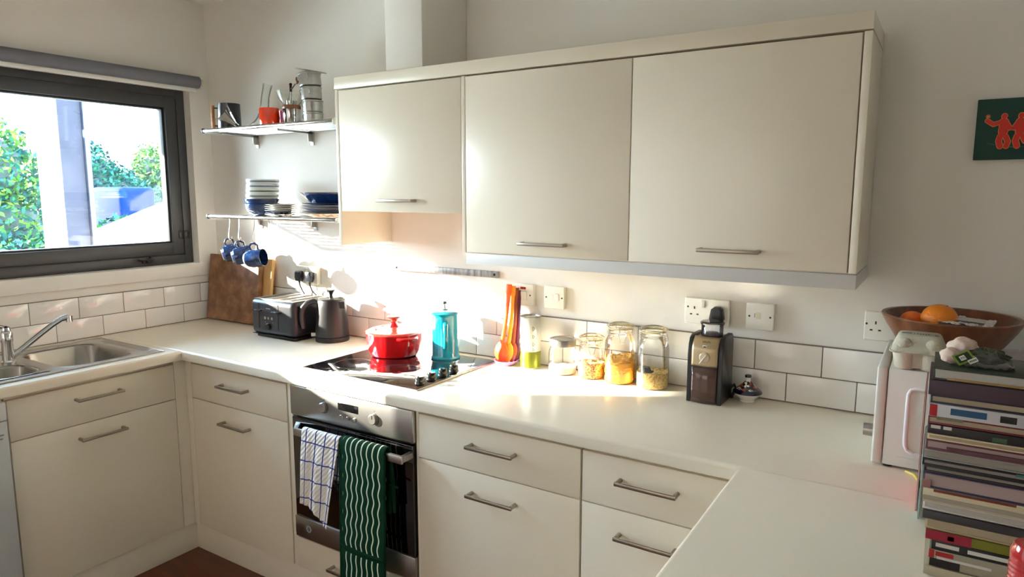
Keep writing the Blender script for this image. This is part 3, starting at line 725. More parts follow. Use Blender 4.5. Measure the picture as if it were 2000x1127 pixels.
# 4 tall jar with rice and a black scoop
c = (2.480, -.066, .910); t = thing('storage_jar', 'tall clip-top glass jar one-third full of pale grain with a black scoop, rightmost jar', 'jar', c, 'glass storage jars')
jar_glass(c, .0545, .190, .042, parent=t, sh=.04); clip_lid(c, .0425, .194, t, math.radians(-25))
b = MB(c); rice_heap(b, c, .0522, .055, .012); b.build('rice', ramp_mat('pale_rice', [(.2, (214, 170, 84)), (.6, (244, 220, 156))], 'voronoi', (1, 1, 1), 220, .7, bump=.5), t)
b = MB(c); b.box(2.455, 2.492, -.105, -.085, .967, .972, .001, M=RM((.0, 0, 0))); b.prism([(0, 0), (.036, 0), (.027, .017), (.006, .019)], .022, RM((2.452, -.09, .968), PI/2)); b.build('scoop', BLACKM, t)
# olive-oil tin
c = (1.990, -.058, .910); t = thing('oil_tin', 'tall cylindrical steel tin with a silver and olive-green label, between the spoons and jars', 'tin', c)
MB(c).lathe([(0, .001), (.0375, .001), (.0385, .003), (.0385, .196), (.037, .198), (.036, .194), (0, .194)], 40, c).build('body', mat('tin_silver', (196, 196, 186), .3, .45), t)
MB(c).lathe([(.0388, .004), (.0388, .066), (.0385, .0665)], 40, c).build('green_band', mat('olive_green_print', (132, 136, 40), .3, .5), t)
MB(c).lathe([(.0380, .194), (.040, .196), (.040, .199), (.0365, .1995)], 40, c).build('rolled_rim', STEEL, t)
PD = mat('tin_print', (86, 96, 92), .5); b = MB(c)
for k, (z, s_) in enumerate(((.155, .016), (.125, .013), (.096, .015), (.075, .010))):
    for ph in (-2.35, -.75):
        p = Vector(c)+Vector((.0389*math.cos(ph), .0389*math.sin(ph), z)); d = Vector((-math.sin(ph), math.cos(ph), 0))
        b.tube([p-d*.004+Vector((0, 0, s_/2)), p-d*.0035-Vector((0, 0, s_/2))], .0009, 5); b.tube([p-d*.003+Vector((0, 0, s_/2)), p+d*.004], .0009, 5); b.tube([p+d*.004, p-d*.002-Vector((0, 0, s_/2))], .0009, 5)
b.build('printed_script', PD, t)
# ------------------------------------------------------------------ nested spoons in a purple rest
FP = bpy.data.objects['french_press']; FP.scale = (1.13, 1.13, 1.0)
c = (1.888, -.072, .910); t = thing('spoon_rest', 'purple silicone spoon rest beside the hob holding the upright spoons', 'spoon rest', c)
MB(c).lathe([(0, .0), (.032, 0), (.043, .010), (.048, .0185), (.0455, .0185), (.040, .012), (.030, .0045), (0, .004)], 36, c).build('dish', SILIC('purple_silicone', (196, 140, 200)), t)
def spoon(x, y, lean, m, label, hr, tz, k, topx):
    o = (x, y, .916); b = MB(o)
    b.grid(lambda u, v: (x+hr*math.sin(PI*v)**.8*math.cos(PI*(u-.5))*(1 if True else 1)*math.sin(PI*(u-.5)) * 1.0 if False else x+(u-.5)*2*hr*math.sin(PI*min(1, max(.0, v*.92+.04)))**.7, y-.010*(1-(2*u-1)**2)*math.sin(PI*v)+lean*v*.10, .917+.082*v), 14, 16)
    hd = b.build('spoon', m, None, solid=.0028)
    tag(hd, label, 'spoon', 'nested spoons in the spoon rest')
    q = MB(o); pts = []; n = 16
    for i in range(n):
        f = i/(n-1); pts.append((x+(topx-x)*f**.9+.004*math.sin(f*PI), y+lean*(.10+f*.12)+.010*f*0, .990+(tz-.990)*f))
    q.tube(pts, [.0075+.0018*abs(f*2/n-1)+(.003 if f > n-4 else 0) for f in range(n)], 10, sx=.75)
    q.build('handle', m, hd)
    return hd
spoon(1.868, -.080, .10, SILIC('orange_silicone', (240, 96, 30)), 'orange spoon in front, leftmost in the purple rest', .030, 1.222, 0, 1.893)
spoon(1.888, -.066, .12, SILIC('amber_silicone', (244, 160, 40)), 'amber-yellow spoon directly behind the orange one in the purple rest', .026, 1.214, 1, 1.899)
spoon(1.902, -.055, .12, SILIC('brown_silicone', (150, 70, 30)), 'brown-orange spoon nested behind the amber one in the purple rest', .023, 1.206, 2, 1.906)
spoon(1.914, -.044, .10, SILIC('plum_silicone', (92, 20, 50)), 'dark plum spoon at the right-hand back of the purple rest', .019, 1.196, 3, 1.913)

# ------------------------------------------------------------------ coffee grinder
o = (2.63, -.155, .910); t = thing('coffee_grinder', 'black and champagne burr coffee grinder with a clear hopper, right of the jars', 'grinder', o)
SIDE = mat('grinder_black', (26, 28, 32), .3)
def side(x0, x1, nm):
    p = [(-.160, 0), (-.160, .150), (-.156, .185), (-.145, .205), (-.125, .214), (-.055, .214), (-.044, .205), (-.040, .19), (-.036, 0)]
    MB(o).prism(p, x1-x0, Matrix.Translation((x0, 0, .9102)) @ Matrix(((0, 0, 1, 0), (1, 0, 0, 0), (0, 1, 0, 0), (0, 0, 0, 1))), .002).build(nm, SIDE, t)
side(2.630, 2.644, 'side_panel'); side(2.726, 2.741, 'side_panel')
MB(o).box(2.6445, 2.7255, -.150, -.040, .911, 1.030, .002).build('body', SIDE, t)
MB(o).grid(lambda u, v: (2.6445+.081*u, -.163-.005*math.sin(PI*u)+.012*max(0, (v-.55)/.45)**2*2.4, 1.030+.090*v), 14, 14).build('front_panel', mat('champagne_metal', (182, 164, 132), .33, .75), t, solid=.003)
MB(o).box(2.6445, 2.7255, -.133, -.045, 1.030, 1.117, .004).build('upper_body', mat('champagne_metal', (190, 170, 138), .35, .6), t)
MB(o).grid(lambda u, v: (2.6455+.079*u, -.161-.007*math.sin(PI*u), .9125+.1145*v), 16, 4).build('coffee_drawer', mat('brown_smoked_drawer', (74, 46, 36), .12, coat=.8, var=.2, vscale=18), t, solid=.003)
b = MB(o); b.box(2.6445, 2.7255, -.169, -.160, 1.0265, 1.0295, .001); b.build('drawer_seam', BLACK, t)
b = MB(o); disc(b, 2.687, 1.060, .0165, .009, -.1655, 28); kb = b.build('dial', mat('dial_cream', (196, 184, 160), .3, .5), t)
b = MB(o); b.box(-.002, .002, 0, .009, -.018, .018, .001, M=RM((2.684, -.1815, 1.056), 0, math.radians(35))); b.build('pointer', WHITEPL, kb)
b = MB(o); b.box(2.677, 2.693, -.1665, -.161, 1.0895, 1.0975, .0025); b.build('power_button', WHITEPL, t); b = MB(o); b.box(2.681, 2.689, -.1675, -.166, 1.092, 1.095, .0005); b.build('button_mark', BLACK, t)
text('brand_lettering', 'KRUPS', .0085, mat('print_bronze', (96, 74, 50), .5), t, Vector((2.688, -.1585, 1.1075))-Vector(o), (PI/2-.35, 0, 0))
b = MB(o)
for i in range(5):
    a = math.radians(-60+i*60); b.box(2.687+.024*math.sin(a)-.001, 2.687+.024*math.sin(a)+.001, -.1668, -.166, 1.060+.020*math.cos(a)-.001, 1.060+.020*math.cos(a)+.001)
b.build('dial_scale', mat('print_bronze', (96, 74, 50), .5), t, smooth=False)
hc = (2.6875, -.098, 1.117)
hp = MB(o).lathe([(.034, .0), (.0345, .036), (.037, .038), (.0375, .042), (.0355, .0425)], 40, hc).build('hopper', CLEARP, t)
MB(o).lathe([(0, .0), (.033, .0), (.033, .004), (.020, .012), (.008, .014), (0, .014)], 32, hc).build('grinding_cone', mat('hopper_grey', (70, 68, 74), .4), hp)
MB(o).lathe([(0, .0445), (.034, .0445), (.038, .042), (.0385, .044), (.034, .0475), (0, .048)], 40, hc).build('hopper_lid', CLEARP, hp)
b = MB(o); b.tube([(2.741, -.055, .945), (2.752, -.05, .955), (2.756, -.045, .940), (2.748, -.04, .922)], .005, 8); b.box(2.7415, 2.752, -.06, -.045, .911, .925, .003); b.build('cord_hook', SIDE, t)
# small tagine
c = (2.797, -.062, .910); t = thing('tagine', 'miniature white tagine with navy pattern and a conical lid, right of the coffee grinder', 'tagine', c)
MB(c).lathe([(0, .0005), (.022, .0005), (.023, .004), (.021, .006), (.034, .018), (.0425, .027), (.0435, .029), (0, .029)], 40, c).build('bowl', CERAM, t)
lid = MB(c).lathe([(.0445, .0292), (.0455, .031), (.043, .036), (.036, .0415), (0, .0415)], 40, c).build('lid_rim', mat('navy_rim', (20, 22, 58), .12, coat=.8), t)
MB(c).lathe([(.0358, .0415), (.026, .050), (.015, .060), (.0085, .067), (0, .067)], 40, c).build('lid_cone', ramp_mat('tagine_pattern', [(.35, (24, 24, 56)), (.42, (228, 222, 208)), (.62, (226, 220, 206)), (.68, (170, 80, 50))], 'voronoi', (1, 1, 1), 130, .15, coat=.6), t)
MB(c).lathe([(.0092, .064), (.0075, .070), (.0085, .077), (.0095, .079), (0, .079)], 24, c).build('lid_neck', CERAM, t)
MB(c).lathe([(.0098, .079), (.0105, .082), (.0098, .086), (.007, .0875), (0, .0875)], 24, c).build('lid_tip', mat('navy_rim', (20, 22, 58), .12), t)

# ------------------------------------------------------------------ steel wall shelves
SH0, SH1, SHY = .348, 1.196, -.270
def shelf(z, label):
    o = (.77, 0, z); t = thing('wall_shelf', label, 'shelf', o, 'stainless rail shelves')
    b = MB(o); b.tube([(SH0-.004, SHY, z), (SH1+.004, SHY, z)], .0085, 14); b.build('front_rail', CHROME, t)
    b = MB(o); b.tube([(SH0, -.018, z), (SH1, -.018, z)], .0065, 12); b.build('back_rail', STEEL, t)
    for k in range(8):
        y = -.045-k*.0275
        MB(o).tube([(SH0+.005, y, z), (SH1-.005, y, z)], .0042, 8).build('bar', STEEL, t)
    for x in (SH0+.006, SH1-.006):
        b = MB(o); b.box(x-.0016, x+.0016, SHY, -.004, z-.013, z+.004, .0006); b.build('end_plate', STEEL, t)
    for x in (SH0+.03, (SH0+SH1)/2, SH1-.05):
        b = MB(o); b.box(x-.012, x+.012, -.0035, -.0005, z-.066, z+.006, .001); b.box(x-.0016, x+.0016, -.20, -.003, z-.014, z-.005, .0005); b.box(x-.0016, x+.0016, -.028, -.003, z-.050, z-.006, .0005)
        b.cyl((x, -.0035, z-.048), (x, -.0055, z-.048), .004, seg=12); b.build('bracket', STEEL, t)
    for x in (SH0-.006, SH1+.006):
        MB(o).cyl((x-.003, SHY, z), (x+.003, SHY, z), .0115, seg=20).build('end_cap', mat('cap_dark', (60, 60, 60), .4) if x < .7 else mat('cap_pale', (200, 196, 180), .4), t)
    return z+.0088
zt = shelf(1.855, 'upper steel rail shelf holding coffee things and tins, left of the wall cabinets') 
zl = shelf(1.459, 'lower steel rail shelf holding bowls and plates, with hooks below')
zl2, zt2 = 1.459+.0045, 1.855+.0045     # top of the rods

# ---- upper shelf
c = (.352, -.135, zt2); t = thing('coffee_jug', 'matt black jug with straight wooden handle at the upper shelf left end', 'jug', c)
MB(c).lathe([(0, 0), (.050, 0), (.053, .004), (.0535, .012), (.0500, .128), (.0505, .131), (.047, .131), (.046, .02), (0, .015)], 40, c).build('body', mat('jug_black', (24, 26, 32), .28), t)
hd = Vector((-.62, -.785, 0)); hd = Vector((-.93, -.37, 0)).normalized(); C0 = Vector(c)
for z in (.028, .112): MB(c).tube([C0+hd*.048+Vector((0, 0, z)), C0+hd*.084+Vector((0, 0, z+.002))], .0035, 8).build('handle_pin', BLACKM, t)
MB(c).tube([C0+hd*.086+Vector((0, 0, .018)), C0+hd*.088+Vector((0, 0, .07)), C0+hd*.086+Vector((0, 0, .126))], .0085, 12).build('wooden_handle', OAK, t)
c = (.475, -.19, zt2); t = thing('glass_funnel', 'clear ribbed glass funnel lying tilted against the black jug on the upper shelf', 'funnel', c)
M_ = RM((.505, -.205, zt2+.016), 0, math.radians(-52), math.radians(20))
MB(c).lathe([(.009, 0), (.010, .018), (.014, .03), (.050, .118), (.052, .121)], 28, (0, 0, 0), M_).build('cone', VASEG, t)
# bent glass vase
VX, VY = -.062, .048
c = (.520, -.087, zt2); t = thing('glass_decanter', 'tall clear glass vessel with a wide foot and curved leaning neck on the upper shelf', 'decanter', c)
pts = [(.548, -.15, zt2+.022), (.566, -.145, zt2+.028), (.590, -.14, zt2+.045), (.604, -.135, zt2+.075), (.608, -.13, zt2+.115), (.612, -.128, zt2+.155), (.622, -.125, zt2+.190), (.628, -.123, zt2+.213)]
MB(c).tube([(x+VX, y+VY, z) for x, y, z in [(.520, -.155, zt2+.0225)]+pts], [.006, .019, .022, .025, .023, .0205, .019, .020, .0215], 28, cap=False).build('neck', VASEG, t)
MB(c).lathe([(0, 0), (.040, 0), (.042, .004), (.040, .012), (.030, .022), (.016, .030)], 32, c).build('foot', VASEG, t)
# orange-red mug, pink cup
c = (.655, -.145, zt2); t = thing('mug', 'bright orange-red mug in the middle of the upper shelf', 'mug', c)
MB(c).lathe([(0, 0), (.040, 0), (.0435, .004), (.0445, .02), (.0445, .088), (.043, .0905), (.041, .088), (.041, .012), (0, .008)], 40, c).build('body', ORANGEM, t)
MB(c).tube([Vector(c)+Vector((.3*q, .95*q, z)) for q, z in ((.042, .07), (.062, .072), (.070, .05), (.060, .026), (.042, .022))], .0055, 10).build('handle', ORANGEM, t)
c = (.735, -.125, zt2); t = thing('cup', 'small deep-pink cup squeezed behind the orange mug on the upper shelf', 'cup', c)
MB(c).lathe([(0, 0), (.026, 0), (.028, .004), (.025, .04), (.028, .074), (.0265, .075), (.0235, .04), (0, .006)], 28, c).build('body', mat('pink_glaze', (150, 30, 66), .15, coat=.6), t)
c = (.700, -.066, zt2); t = thing('milk_jug', 'little black jug behind the orange mug with its rim showing', 'jug', c)
MB(c).lathe([(0, 0), (.03, 0), (.031, .08), (.025, .1), (.026, .112), (.024, .112), (.022, .1), (.028, .08), (0, .01)], 28, c).build('body', BLACKM, t)
# manual coffee mill with glass hopper
c = (.812, -.150, zt2); t = thing('hand_coffee_mill', 'chrome hand coffee mill with a glass bowl hopper, wooden collar and crank', 'coffee mill', c)
MB(c).lathe([(0, 0), (.034, 0), (.037, .004), (.035, .015), (.038, .05), (.038, .075), (0, .075)], 40, c).build('body', CHROME, t)
MB(c).lathe([(0, .076), (.038, .076), (.0395, .080), (.0395, .088), (.038, .092), (0, .092)], 36, c).build('wooden_collar', BROWNW, t)
MB(c).lathe([(.030, .093), (.038, .098), (.056, .122), (.0625, .148), (.0635, .151)], 40, c).build('hopper_bowl', VASEG, t)
b = MB(c); C0 = Vector(c); b.lathe([(0, .092), (.022, .092), (.024, .11), (.010, .125), (.006, .150), (0, .150)], 24, c); b.build('burr_cone', CHROME, t)
b = MB(c); b.cyl(C0+Vector((0, 0, .148)), C0+Vector((0, 0, .180)), .0055); b.tube([C0+Vector((0, 0, .165)), C0+Vector((.02, -.01, .162)), C0+Vector((.045, -.015, .178)), C0+Vector((.066, -.018, .180))], [.0035, .003, .003, .0035], 8); b.ball(C0+Vector((0, 0, .182)), .007, 2)
ck = b.build('crank', mat('dark_iron', (56, 44, 38), .35, .8), t)
b = MB(c); b.tube([C0+Vector((.066, -.018, .180)), C0+Vector((.066, -.018, .186)), C0+Vector((.067, -.018, .194)), C0+Vector((.067, -.018, .205))], [.004, .0065, .010, .007], 14); b.build('crank_knob', BROWNW, ck)
# stack of stainless tins
def tin(c, r, h, label, tilt=(0, 0), m=None):
    o_ = thing('steel_tin', label, 'tin', c, 'stacked steel containers on the upper shelf'); o_.rotation_euler = (tilt[0], tilt[1], 0)
    b = MB(); b.lathe([(0, 0), (r-.003, 0), (r, .004), (r, h-.009), (r+.0022, h-.007), (r+.0022, h-.002), (r, h-.0005), (r-.003, h-.002), (r-.004, .006), (0, .004)], 40); b.build('body', STEEL, o_)
    b = MB(); b.lathe([(r-.001, h*.5), (r+.001, h*.52), (r-.001, h*.54)], 40); b.build('bead', CHROME, o_)
    for a in (-1.9, -.9):
        b = MB(); b.tube([Vector(((r+q)*math.cos(a), (r+q)*math.sin(a), z)) for q, z in ((0, h*.75), (.007, h*.7), (.007, h*.4), (0, h*.35))], .0018, 6); b.build('side_clip', CHROME, o_)
    return o_
tin((.972, -.170, zt2), .040, .050, 'lowest steel container in the leaning stack beside the wall cabinet')
tin((.971, -.170, zt2+.0505), .041, .050, 'second steel container from the bottom of the leaning stack')
tin((.966, -.170, zt2+.1030), .043, .052, 'third steel container from the bottom, starting to lean left', (0, -.07))
tin((.961, -.170, zt2+.1585), .046, .056, 'topmost steel container, leaning left, under the flat lid', (0, -.11))
b = MB(); b.lathe([(0, .0), (.062, .0), (.066, .003), (.064, .0045), (.0, .002)], 44)
ob = b.build('steel_tray', STEEL); ob.location = (.966, -.170, zt2+.2205); ob.rotation_euler = (0, .18, 0); tag(ob, 'flat steel tray tilted on top of the stacked steel containers', 'tray')

# ---- lower shelf: bowls and plates
def bowl_prof(r, h, t=.004, foot=.45):
    return [(0, .003), (r*foot, .003), (r*foot+.001, 0), (r*foot+.005, 0), (r*foot+.006, .004), (r*.80, h*.38), (r*.96, h*.75), (r, h-.001), (r-.0015, h), (r-t, h-.002), (r*.93-t, h*.75), (r*.76, h*.42), (r*.4, .010), (0, .009)]
def mk(name, label, cat, group, c, prof, m, parts=()):
    t = thing(name, label, cat, c, group); MB(c).lathe(prof, 44, c).build('body', m, t)
    for nm, pr, mm in parts: MB(c).lathe(pr, 44, c).build(nm, mm, t)
    return t
bx, by = .572, -.140
G1, G2, G3 = 'stacked bowls on the lower shelf', 'small plates on the lower shelf', 'large plates on the lower shelf'
mk('bowl', 'lowest navy bowl in the bowl stack on the lower shelf', 'bowl', G1, (bx, by, zl2), bowl_prof(.083, .054), NAVY)
mk('bowl', 'upper navy bowl directly under the striped bowls', 'bowl', G1, (bx+.001, by, zl2+.024), bowl_prof(.084, .054), NAVY)
LB = [(.45, (150, 166, 160)), (.55, (222, 224, 216))]
for i, (lab, m_) in enumerate((('lowest of the four pale striped bowls', 'g'), ('second of the four pale striped bowls from below, green-grey band', 'g'), ('third of the four pale striped bowls from below', 'b'), ('topmost pale bowl of the stack, grey-blue band under the rim', 'b'))):
    z = zl2+.081+i*.0225; r = .0735
    pr = [(0, -.012), (r*.5, -.012), (r*.55, -.014), (r*.93, .0), (r, .010), (r, .0215), (r-.003, .0215), (r-.004, .010), (r*.9, .002), (r*.5, -.008), (0, -.008)]
    cc = (bx+.002*i, by, z-.002)
    tt = thing('bowl', lab, 'bowl', cc, G1); MB(cc).lathe(pr, 44, cc).build('body', CERAM, tt)
    MB(cc).lathe([(r, .0085), (r+.0006, .009), (r+.0006, .0155), (r, .016)], 44, cc).build('glaze_band', mat('band_green_grey', (112, 132, 118), .3) if m_ == 'g' else mat('band_blue_grey', (98, 118, 138), .3), tt)
c = (bx-.052, by-.055, zl2+.082); t = thing('small_dish', 'light blue dish rim sticking out left of the bowl stack', 'dish', c)
MB().lathe([(0, 0), (.018, 0), (.034, .012), (.036, .013), (.034, .015), (.018, .004), (0, .003)], 28, (0, 0, 0), RM((0, 0, 0), 0, -.0)).build('body', mat('light_blue_glaze', (90, 170, 214), .15, coat=.6), t)
t.location = (bx-.066, by+.02, zl2+.084); t.rotation_euler = (0, math.radians(58), math.radians(-8))
def plate_prof(r, h=.012): return [(0, .002), (r*.55, .002), (r*.56, 0), (r*.6, 0), (r*.62, .003), (r*.98, h-.003), (r, h-.001), (r-.002, h), (r*.62, .007), (0, .006)]
px_, py_ = .712, -.150
for i in range(6):
    lab = ['bottom small plate with a navy and white pattern', 'second small plate from below, dark navy', 'third small plate from below, grey-white with dark rim', 'fourth small plate from below, grey-white with dark rim', 'fifth small plate from below, grey-white with dark rim', 'top small plate, grey-white with dark rim'][i]
    m_ = [ramp_mat('patterned_plate', [(.45, (26, 34, 70)), (.5, (230, 226, 216))], 'voronoi', (1, 1, 1), 60, .2), NAVY, CERAM, CERAM, CERAM, CERAM][i]
    cc = (px_+.002*(i % 2), py_, zl2+i*.0088); r = .072
    mk('small_plate', lab, 'plate', G2, cc, plate_prof(r), m_, [('rim_line', [(r-.0005, .0105), (r+.0007, .0110), (r-.001, .0122)], mat('rim_dark', (40, 50, 66), .3))] if i > 1 else [])
px_, py_ = 1.035, -.140; r = .133
spec = [('bottom large plate, cream with a scalloped edge', ramp_mat('cream_pattern_plate', [(.45, (206, 180, 140)), (.5, (236, 228, 210))], 'voronoi', (1, 1, 1), 45, .3), 0, .020), ('large navy plate second from the bottom of the stack', NAVY, .016, .014), ('large grey plate third from the bottom of the stack', GREYC, .024, .018), ('large grey plate below the navy dish', GREYC, .036, .018), ('thin navy plate right under the deep navy dish', NAVY, .052, .012)]
for lab, m_, dz, h in spec: mk('large_plate', lab, 'plate', G3, (px_, py_, zl2+dz), plate_prof(r, h), m_)
c = (px_, py_, zl2+.060); t = thing('serving_dish', 'deep navy serving dish on top of the large plate stack', 'dish', c)
MB(c).lathe([(0, 0), (.086, 0), (.10, .010), (.122, .036), (.136, .046), (.137, .048), (.132, .0485), (.118, .040), (.095, .012), (0, .006)], 56, c).build('body', NAVY, t)

# ---- S-hooks and hanging mugs
def s_hook_mesh():
    b = MB(); n = 14; pts = []
    for i in range(n): a = PI*1.05-PI*1.1*i/(n-1); pts.append((0, .008*math.cos(a)*1.0+.0, -.004+.009*math.sin(a)+.001))
    pts += [(0, .0085, -.030), (0, .004, -.060), (0, -.004, -.090)]
    for i in range(n): a = 0+PI+PI*1.1*i/(n-1); pts.append((0, .005+.011*math.cos(a), -.104+.013*math.sin(a)))
    b.tube(pts, .0016, 7); return b
hy_ = -.045-5*.0275
hk = s_hook_mesh().build('s_hook', CHROME)
spots = [(.329, .25, -.155), (.441, .45, -.1825), (.584, -.3, -.210), (.660, .5, -.1825), (.717, .35, -.1825)]
labs = ['steel S-hook carrying the leftmost blue mug', 'steel S-hook carrying the middle blue mug', 'steel S-hook carrying the rightmost blue mug', 'empty steel S-hook next to the rightmost mug', 'empty steel S-hook furthest right under the lower shelf']
for i, ((x, rz, hy_), lb) in enumerate(zip(spots, labs)):
    o_ = hk if i == 0 else hk.copy()
    if i: C.objects.link(o_)
    o_.location = (x, hy_, 1.459); o_.rotation_euler = (0, 0, rz); tag(o_, lb, 'hook', 's-hooks under the lower shelf')
def mug():
    t = thing('hanging_mug', 'x', 'mug', (0, 0, 0), 'blue mugs hanging from the hooks')
    # local: axis along +X (mouth at +X), handle on +Z
    M_ = Matrix.Rotation(PI/2, 4, 'Y')
    MB().lathe([(0, .003), (.022, .003), (.026, .001), (.038, .012), (.043, .035), (.042, .075), (.0405, .088), (.039, .089), (.0385, .075), (.039, .035), (.03, .010), (0, .008)], 40, (0, 0, 0), M_).build('body', DENIM, t)
    MB().lathe([(.0205, .003), (.0215, -.002), (.0265, -.002), (.0275, .0035), (.0205, .0035)], 36, (0, 0, 0), M_).build('foot_ring', CERAM, t)
    MB().tube([(.030, 0, .040), (.026, 0, .056), (.036, 0, .068), (.052, 0, .069), (.066, 0, .058), (.066, 0, .038)], .0052, 10).build('handle', DENIM, t)
    return t
m0 = mug()
for i, (x, y, z, rz, ry, lb) in enumerate([(.315, -.155, 1.340, math.radians(52), math.radians(14), 'leftmost of the three blue mugs hanging foot outwards under the lower shelf'), (.434, -.1825, 1.335, math.radians(50), math.radians(12), 'middle one of the three blue mugs hanging under the lower shelf'), (.577, -.210, 1.332, math.radians(24), math.radians(6), 'rightmost of the three blue mugs, hanging more side-on under the lower shelf')]):
    o_ = m0 if i == 0 else copy_tree(m0)
    R_ = Matrix.Rotation(rz, 4, 'Z') @ Matrix.Rotation(-ry, 4, 'Y')
    hp = R_ @ Vector((.044, 0, .064)); o_.location = Vector((x, y, z))-hp; o_.rotation_euler = R_.to_euler(); o_['label'] = lb

# ---- magnetic knife strip
o = (1.545, 0, 1.25); t = thing('magnetic_strip', 'brushed steel magnetic knife strip on the wall above the hob', 'knife strip', o)
MB(o).box(1.272, 1.812, -.0165, -.0004, 1.236, 1.262, .0015, M=None).build('bar', ramp_mat('strip_steel', [(.3, (120, 118, 116)), (.7, (196, 194, 190))], 'noise', (1, 1, .2), 60, .35, metal=.9), t)
for x in (1.285, 1.797):
    b = MB(o); disc(b, x, 1.249, .0055, .0012, -.0166, 14); b.build('screw', mat('screw_dark', (40, 40, 40), .4, .8), t)

# ---- sockets and switches
SW = mat('socket_white', (226, 222, 210), .32); SCR = mat('screw_brass', (60, 50, 40), .4, .6)
def plate(name, label, x0, x1, z0, z1, cat, thick=.012, surface=0):
    o = ((x0+x1)/2, 0, z0); t = thing(name, label, cat, o, 'white wall sockets and switches'); y = -thick-surface
    if surface: MB(o).box(x0+.002, x1-.002, -surface, -.0004, z0+.002, z1-.002, .002).build('backbox', SW, t)
    MB(o).box(x0, x1, y, -surface-.0002, z0, z1, .0032, 3).build('faceplate', SW, t)
    return t, o, y
def pin_holes(t, o, y, x, z):
    for dx, dz, w_, h_ in ((0, .011, .004, .009), (-.011, -.011, .0075, .0045), (.011, -.011, .0075, .0045)):
        MB(o).box(x+dx-w_/2, x+dx+w_/2, y-.0004, y+.002, z+dz-h_/2, z+dz+h_/2).build('pin_hole', DARK, t, smooth=False)
def rocker(t, o, y, x, z, w_=.012, h_=.022, nm='rocker'):
    MB(o).box(-w_/2, w_/2, -.0035, .002, -h_/2, h_/2, .0008, M=RM((x, y, z), .10)).build(nm, SW, t)
def screws(t, o, y, xs, z):
    for x in xs:
        b = MB(o); disc(b, x, z, .0032, .0006, y, 14); b.build('screw', SCR, t)
# cooker switch, fused spur, double socket with grinder plug, fused spur right, right double socket, kettle socket
t, o, y = plate('cooker_switch', 'white cooker switch plate with a red neon, right of the spoons', 1.893, 1.979, 1.137, 1.223, 'switch', .010, .012)
MB(o).box(1.922, 1.946, y-.0012, y+.002, 1.202, 1.211, .0006).build('neon', mat('neon_red', (150, 20, 16), .2), t); rocker(t, o, y, 1.938, 1.176, .026, .034); screws(t, o, y, (1.965,), 1.180)
t, o, y = plate('fused_spur', 'white fused spur switch between the cooker switch and the double socket', 2.026, 2.112, 1.137, 1.223, 'switch', .010, .012)
rocker(t, o, y, 2.083, 1.182, .015, .026); MB(o).box(2.047, 2.066, y-.0008, y+.001, 1.172, 1.192, .0005).build('fuse_holder', SW, t); screws(t, o, y, (2.036, 2.103), 1.180)
t, o, y = plate('double_socket', 'white double socket with one black plug, above the coffee grinder', 2.572, 2.718, 1.137, 1.223, 'socket', .010, .016)
pin_holes(t, o, y, 2.605, 1.180); rocker(t, o, y, 2.634, 1.205, .012, .024); screws(t, o, y, (2.583,), 1.193)
c = (2.684, y, 1.176); tt = thing('plug', 'black plug of the coffee grinder in the right half of its socket', 'plug', c)
def plug_body(t, c, m):
    pts = [(-.024, -.014), (-.018, .018), (-.008, .026), (.008, .026), (.018, .018), (.024, -.014), (.017, -.024), (-.017, -.024)]
    MB(c).prism(pts, .026, Matrix.Translation((c[0], c[1]-.0005, c[2])) @ Matrix.Rotation(PI/2, 4, 'X'), .004).build('plug_body', m, t)
plug_body(tt, c, BLACK)
t, o, y = plate('fused_spur', 'white fused spur with a square fuse holder, left of the right-hand socket', 2.772, 2.858, 1.137, 1.223, 'switch', .010, .016)
MB(o).box(2.803, 2.818, y-.0008, y+.001, 1.172, 1.194, .0005).build('fuse_holder', mat('fuse_cream', (214, 206, 178), .4), t); screws(t, o, y, (2.783, 2.847), 1.180)
MB(o).box(2.799, 2.8005, y-.0005, y+.001, 1.176, 1.190).build('slot_mark', DARK, t, smooth=False)
t, o, y = plate('double_socket', 'white double socket half hidden behind the wooden fruit bowl', 3.110, 3.256, 1.138, 1.224, 'socket', .010, .0)
pin_holes(t, o, y, 3.140, 1.180); rocker(t, o, y, 3.168, 1.200, .012, .022); screws(t, o, y, (3.116,), 1.187)
t, o, y = plate('double_socket', 'white double socket with two black plugs behind the toaster and kettle', .648, .794, 1.137, 1.223, 'socket', .010, .018)
rocker(t, o, y, .712, 1.203, .012, .022); rocker(t, o, y, .732, 1.203, .012, .022)
for x, lb, ex in ((.686, 'left black plug above the toaster with its cable hanging down', .70), (.757, 'right black plug above the kettle with its cable hanging down', .80)):
    c = (x, y, 1.172); tt = thing('plug', lb, 'plug', c, 'black plugs in the socket behind the toaster')
    P = [(-.020, .020), (-.014, .027), (.014, .027), (.020, .020), (.022, -.006), (.014, -.022), (-.014, -.022), (-.022, -.006)]
    MB(c).prism(P, .024, Matrix.Translation((c[0], c[1]-.0005, c[2])) @ Matrix.Rotation(PI/2, 4, 'X'), .004).build('plug_body', mat('plug_blue_black', (30, 34, 46), .3), tt)
    b = MB(c); b.tube([(x, y-.013, 1.152), (x+.004, y-.014, 1.132), (x+.010, y-.006, 1.105), (ex+.01, -.013, 1.060), (ex+.02, -.0135, .985), (ex+.03, -.0135, .925)], [.006, .0035, .003, .003, .003, .003], 8); b.build('cable', BLACKM, tt)

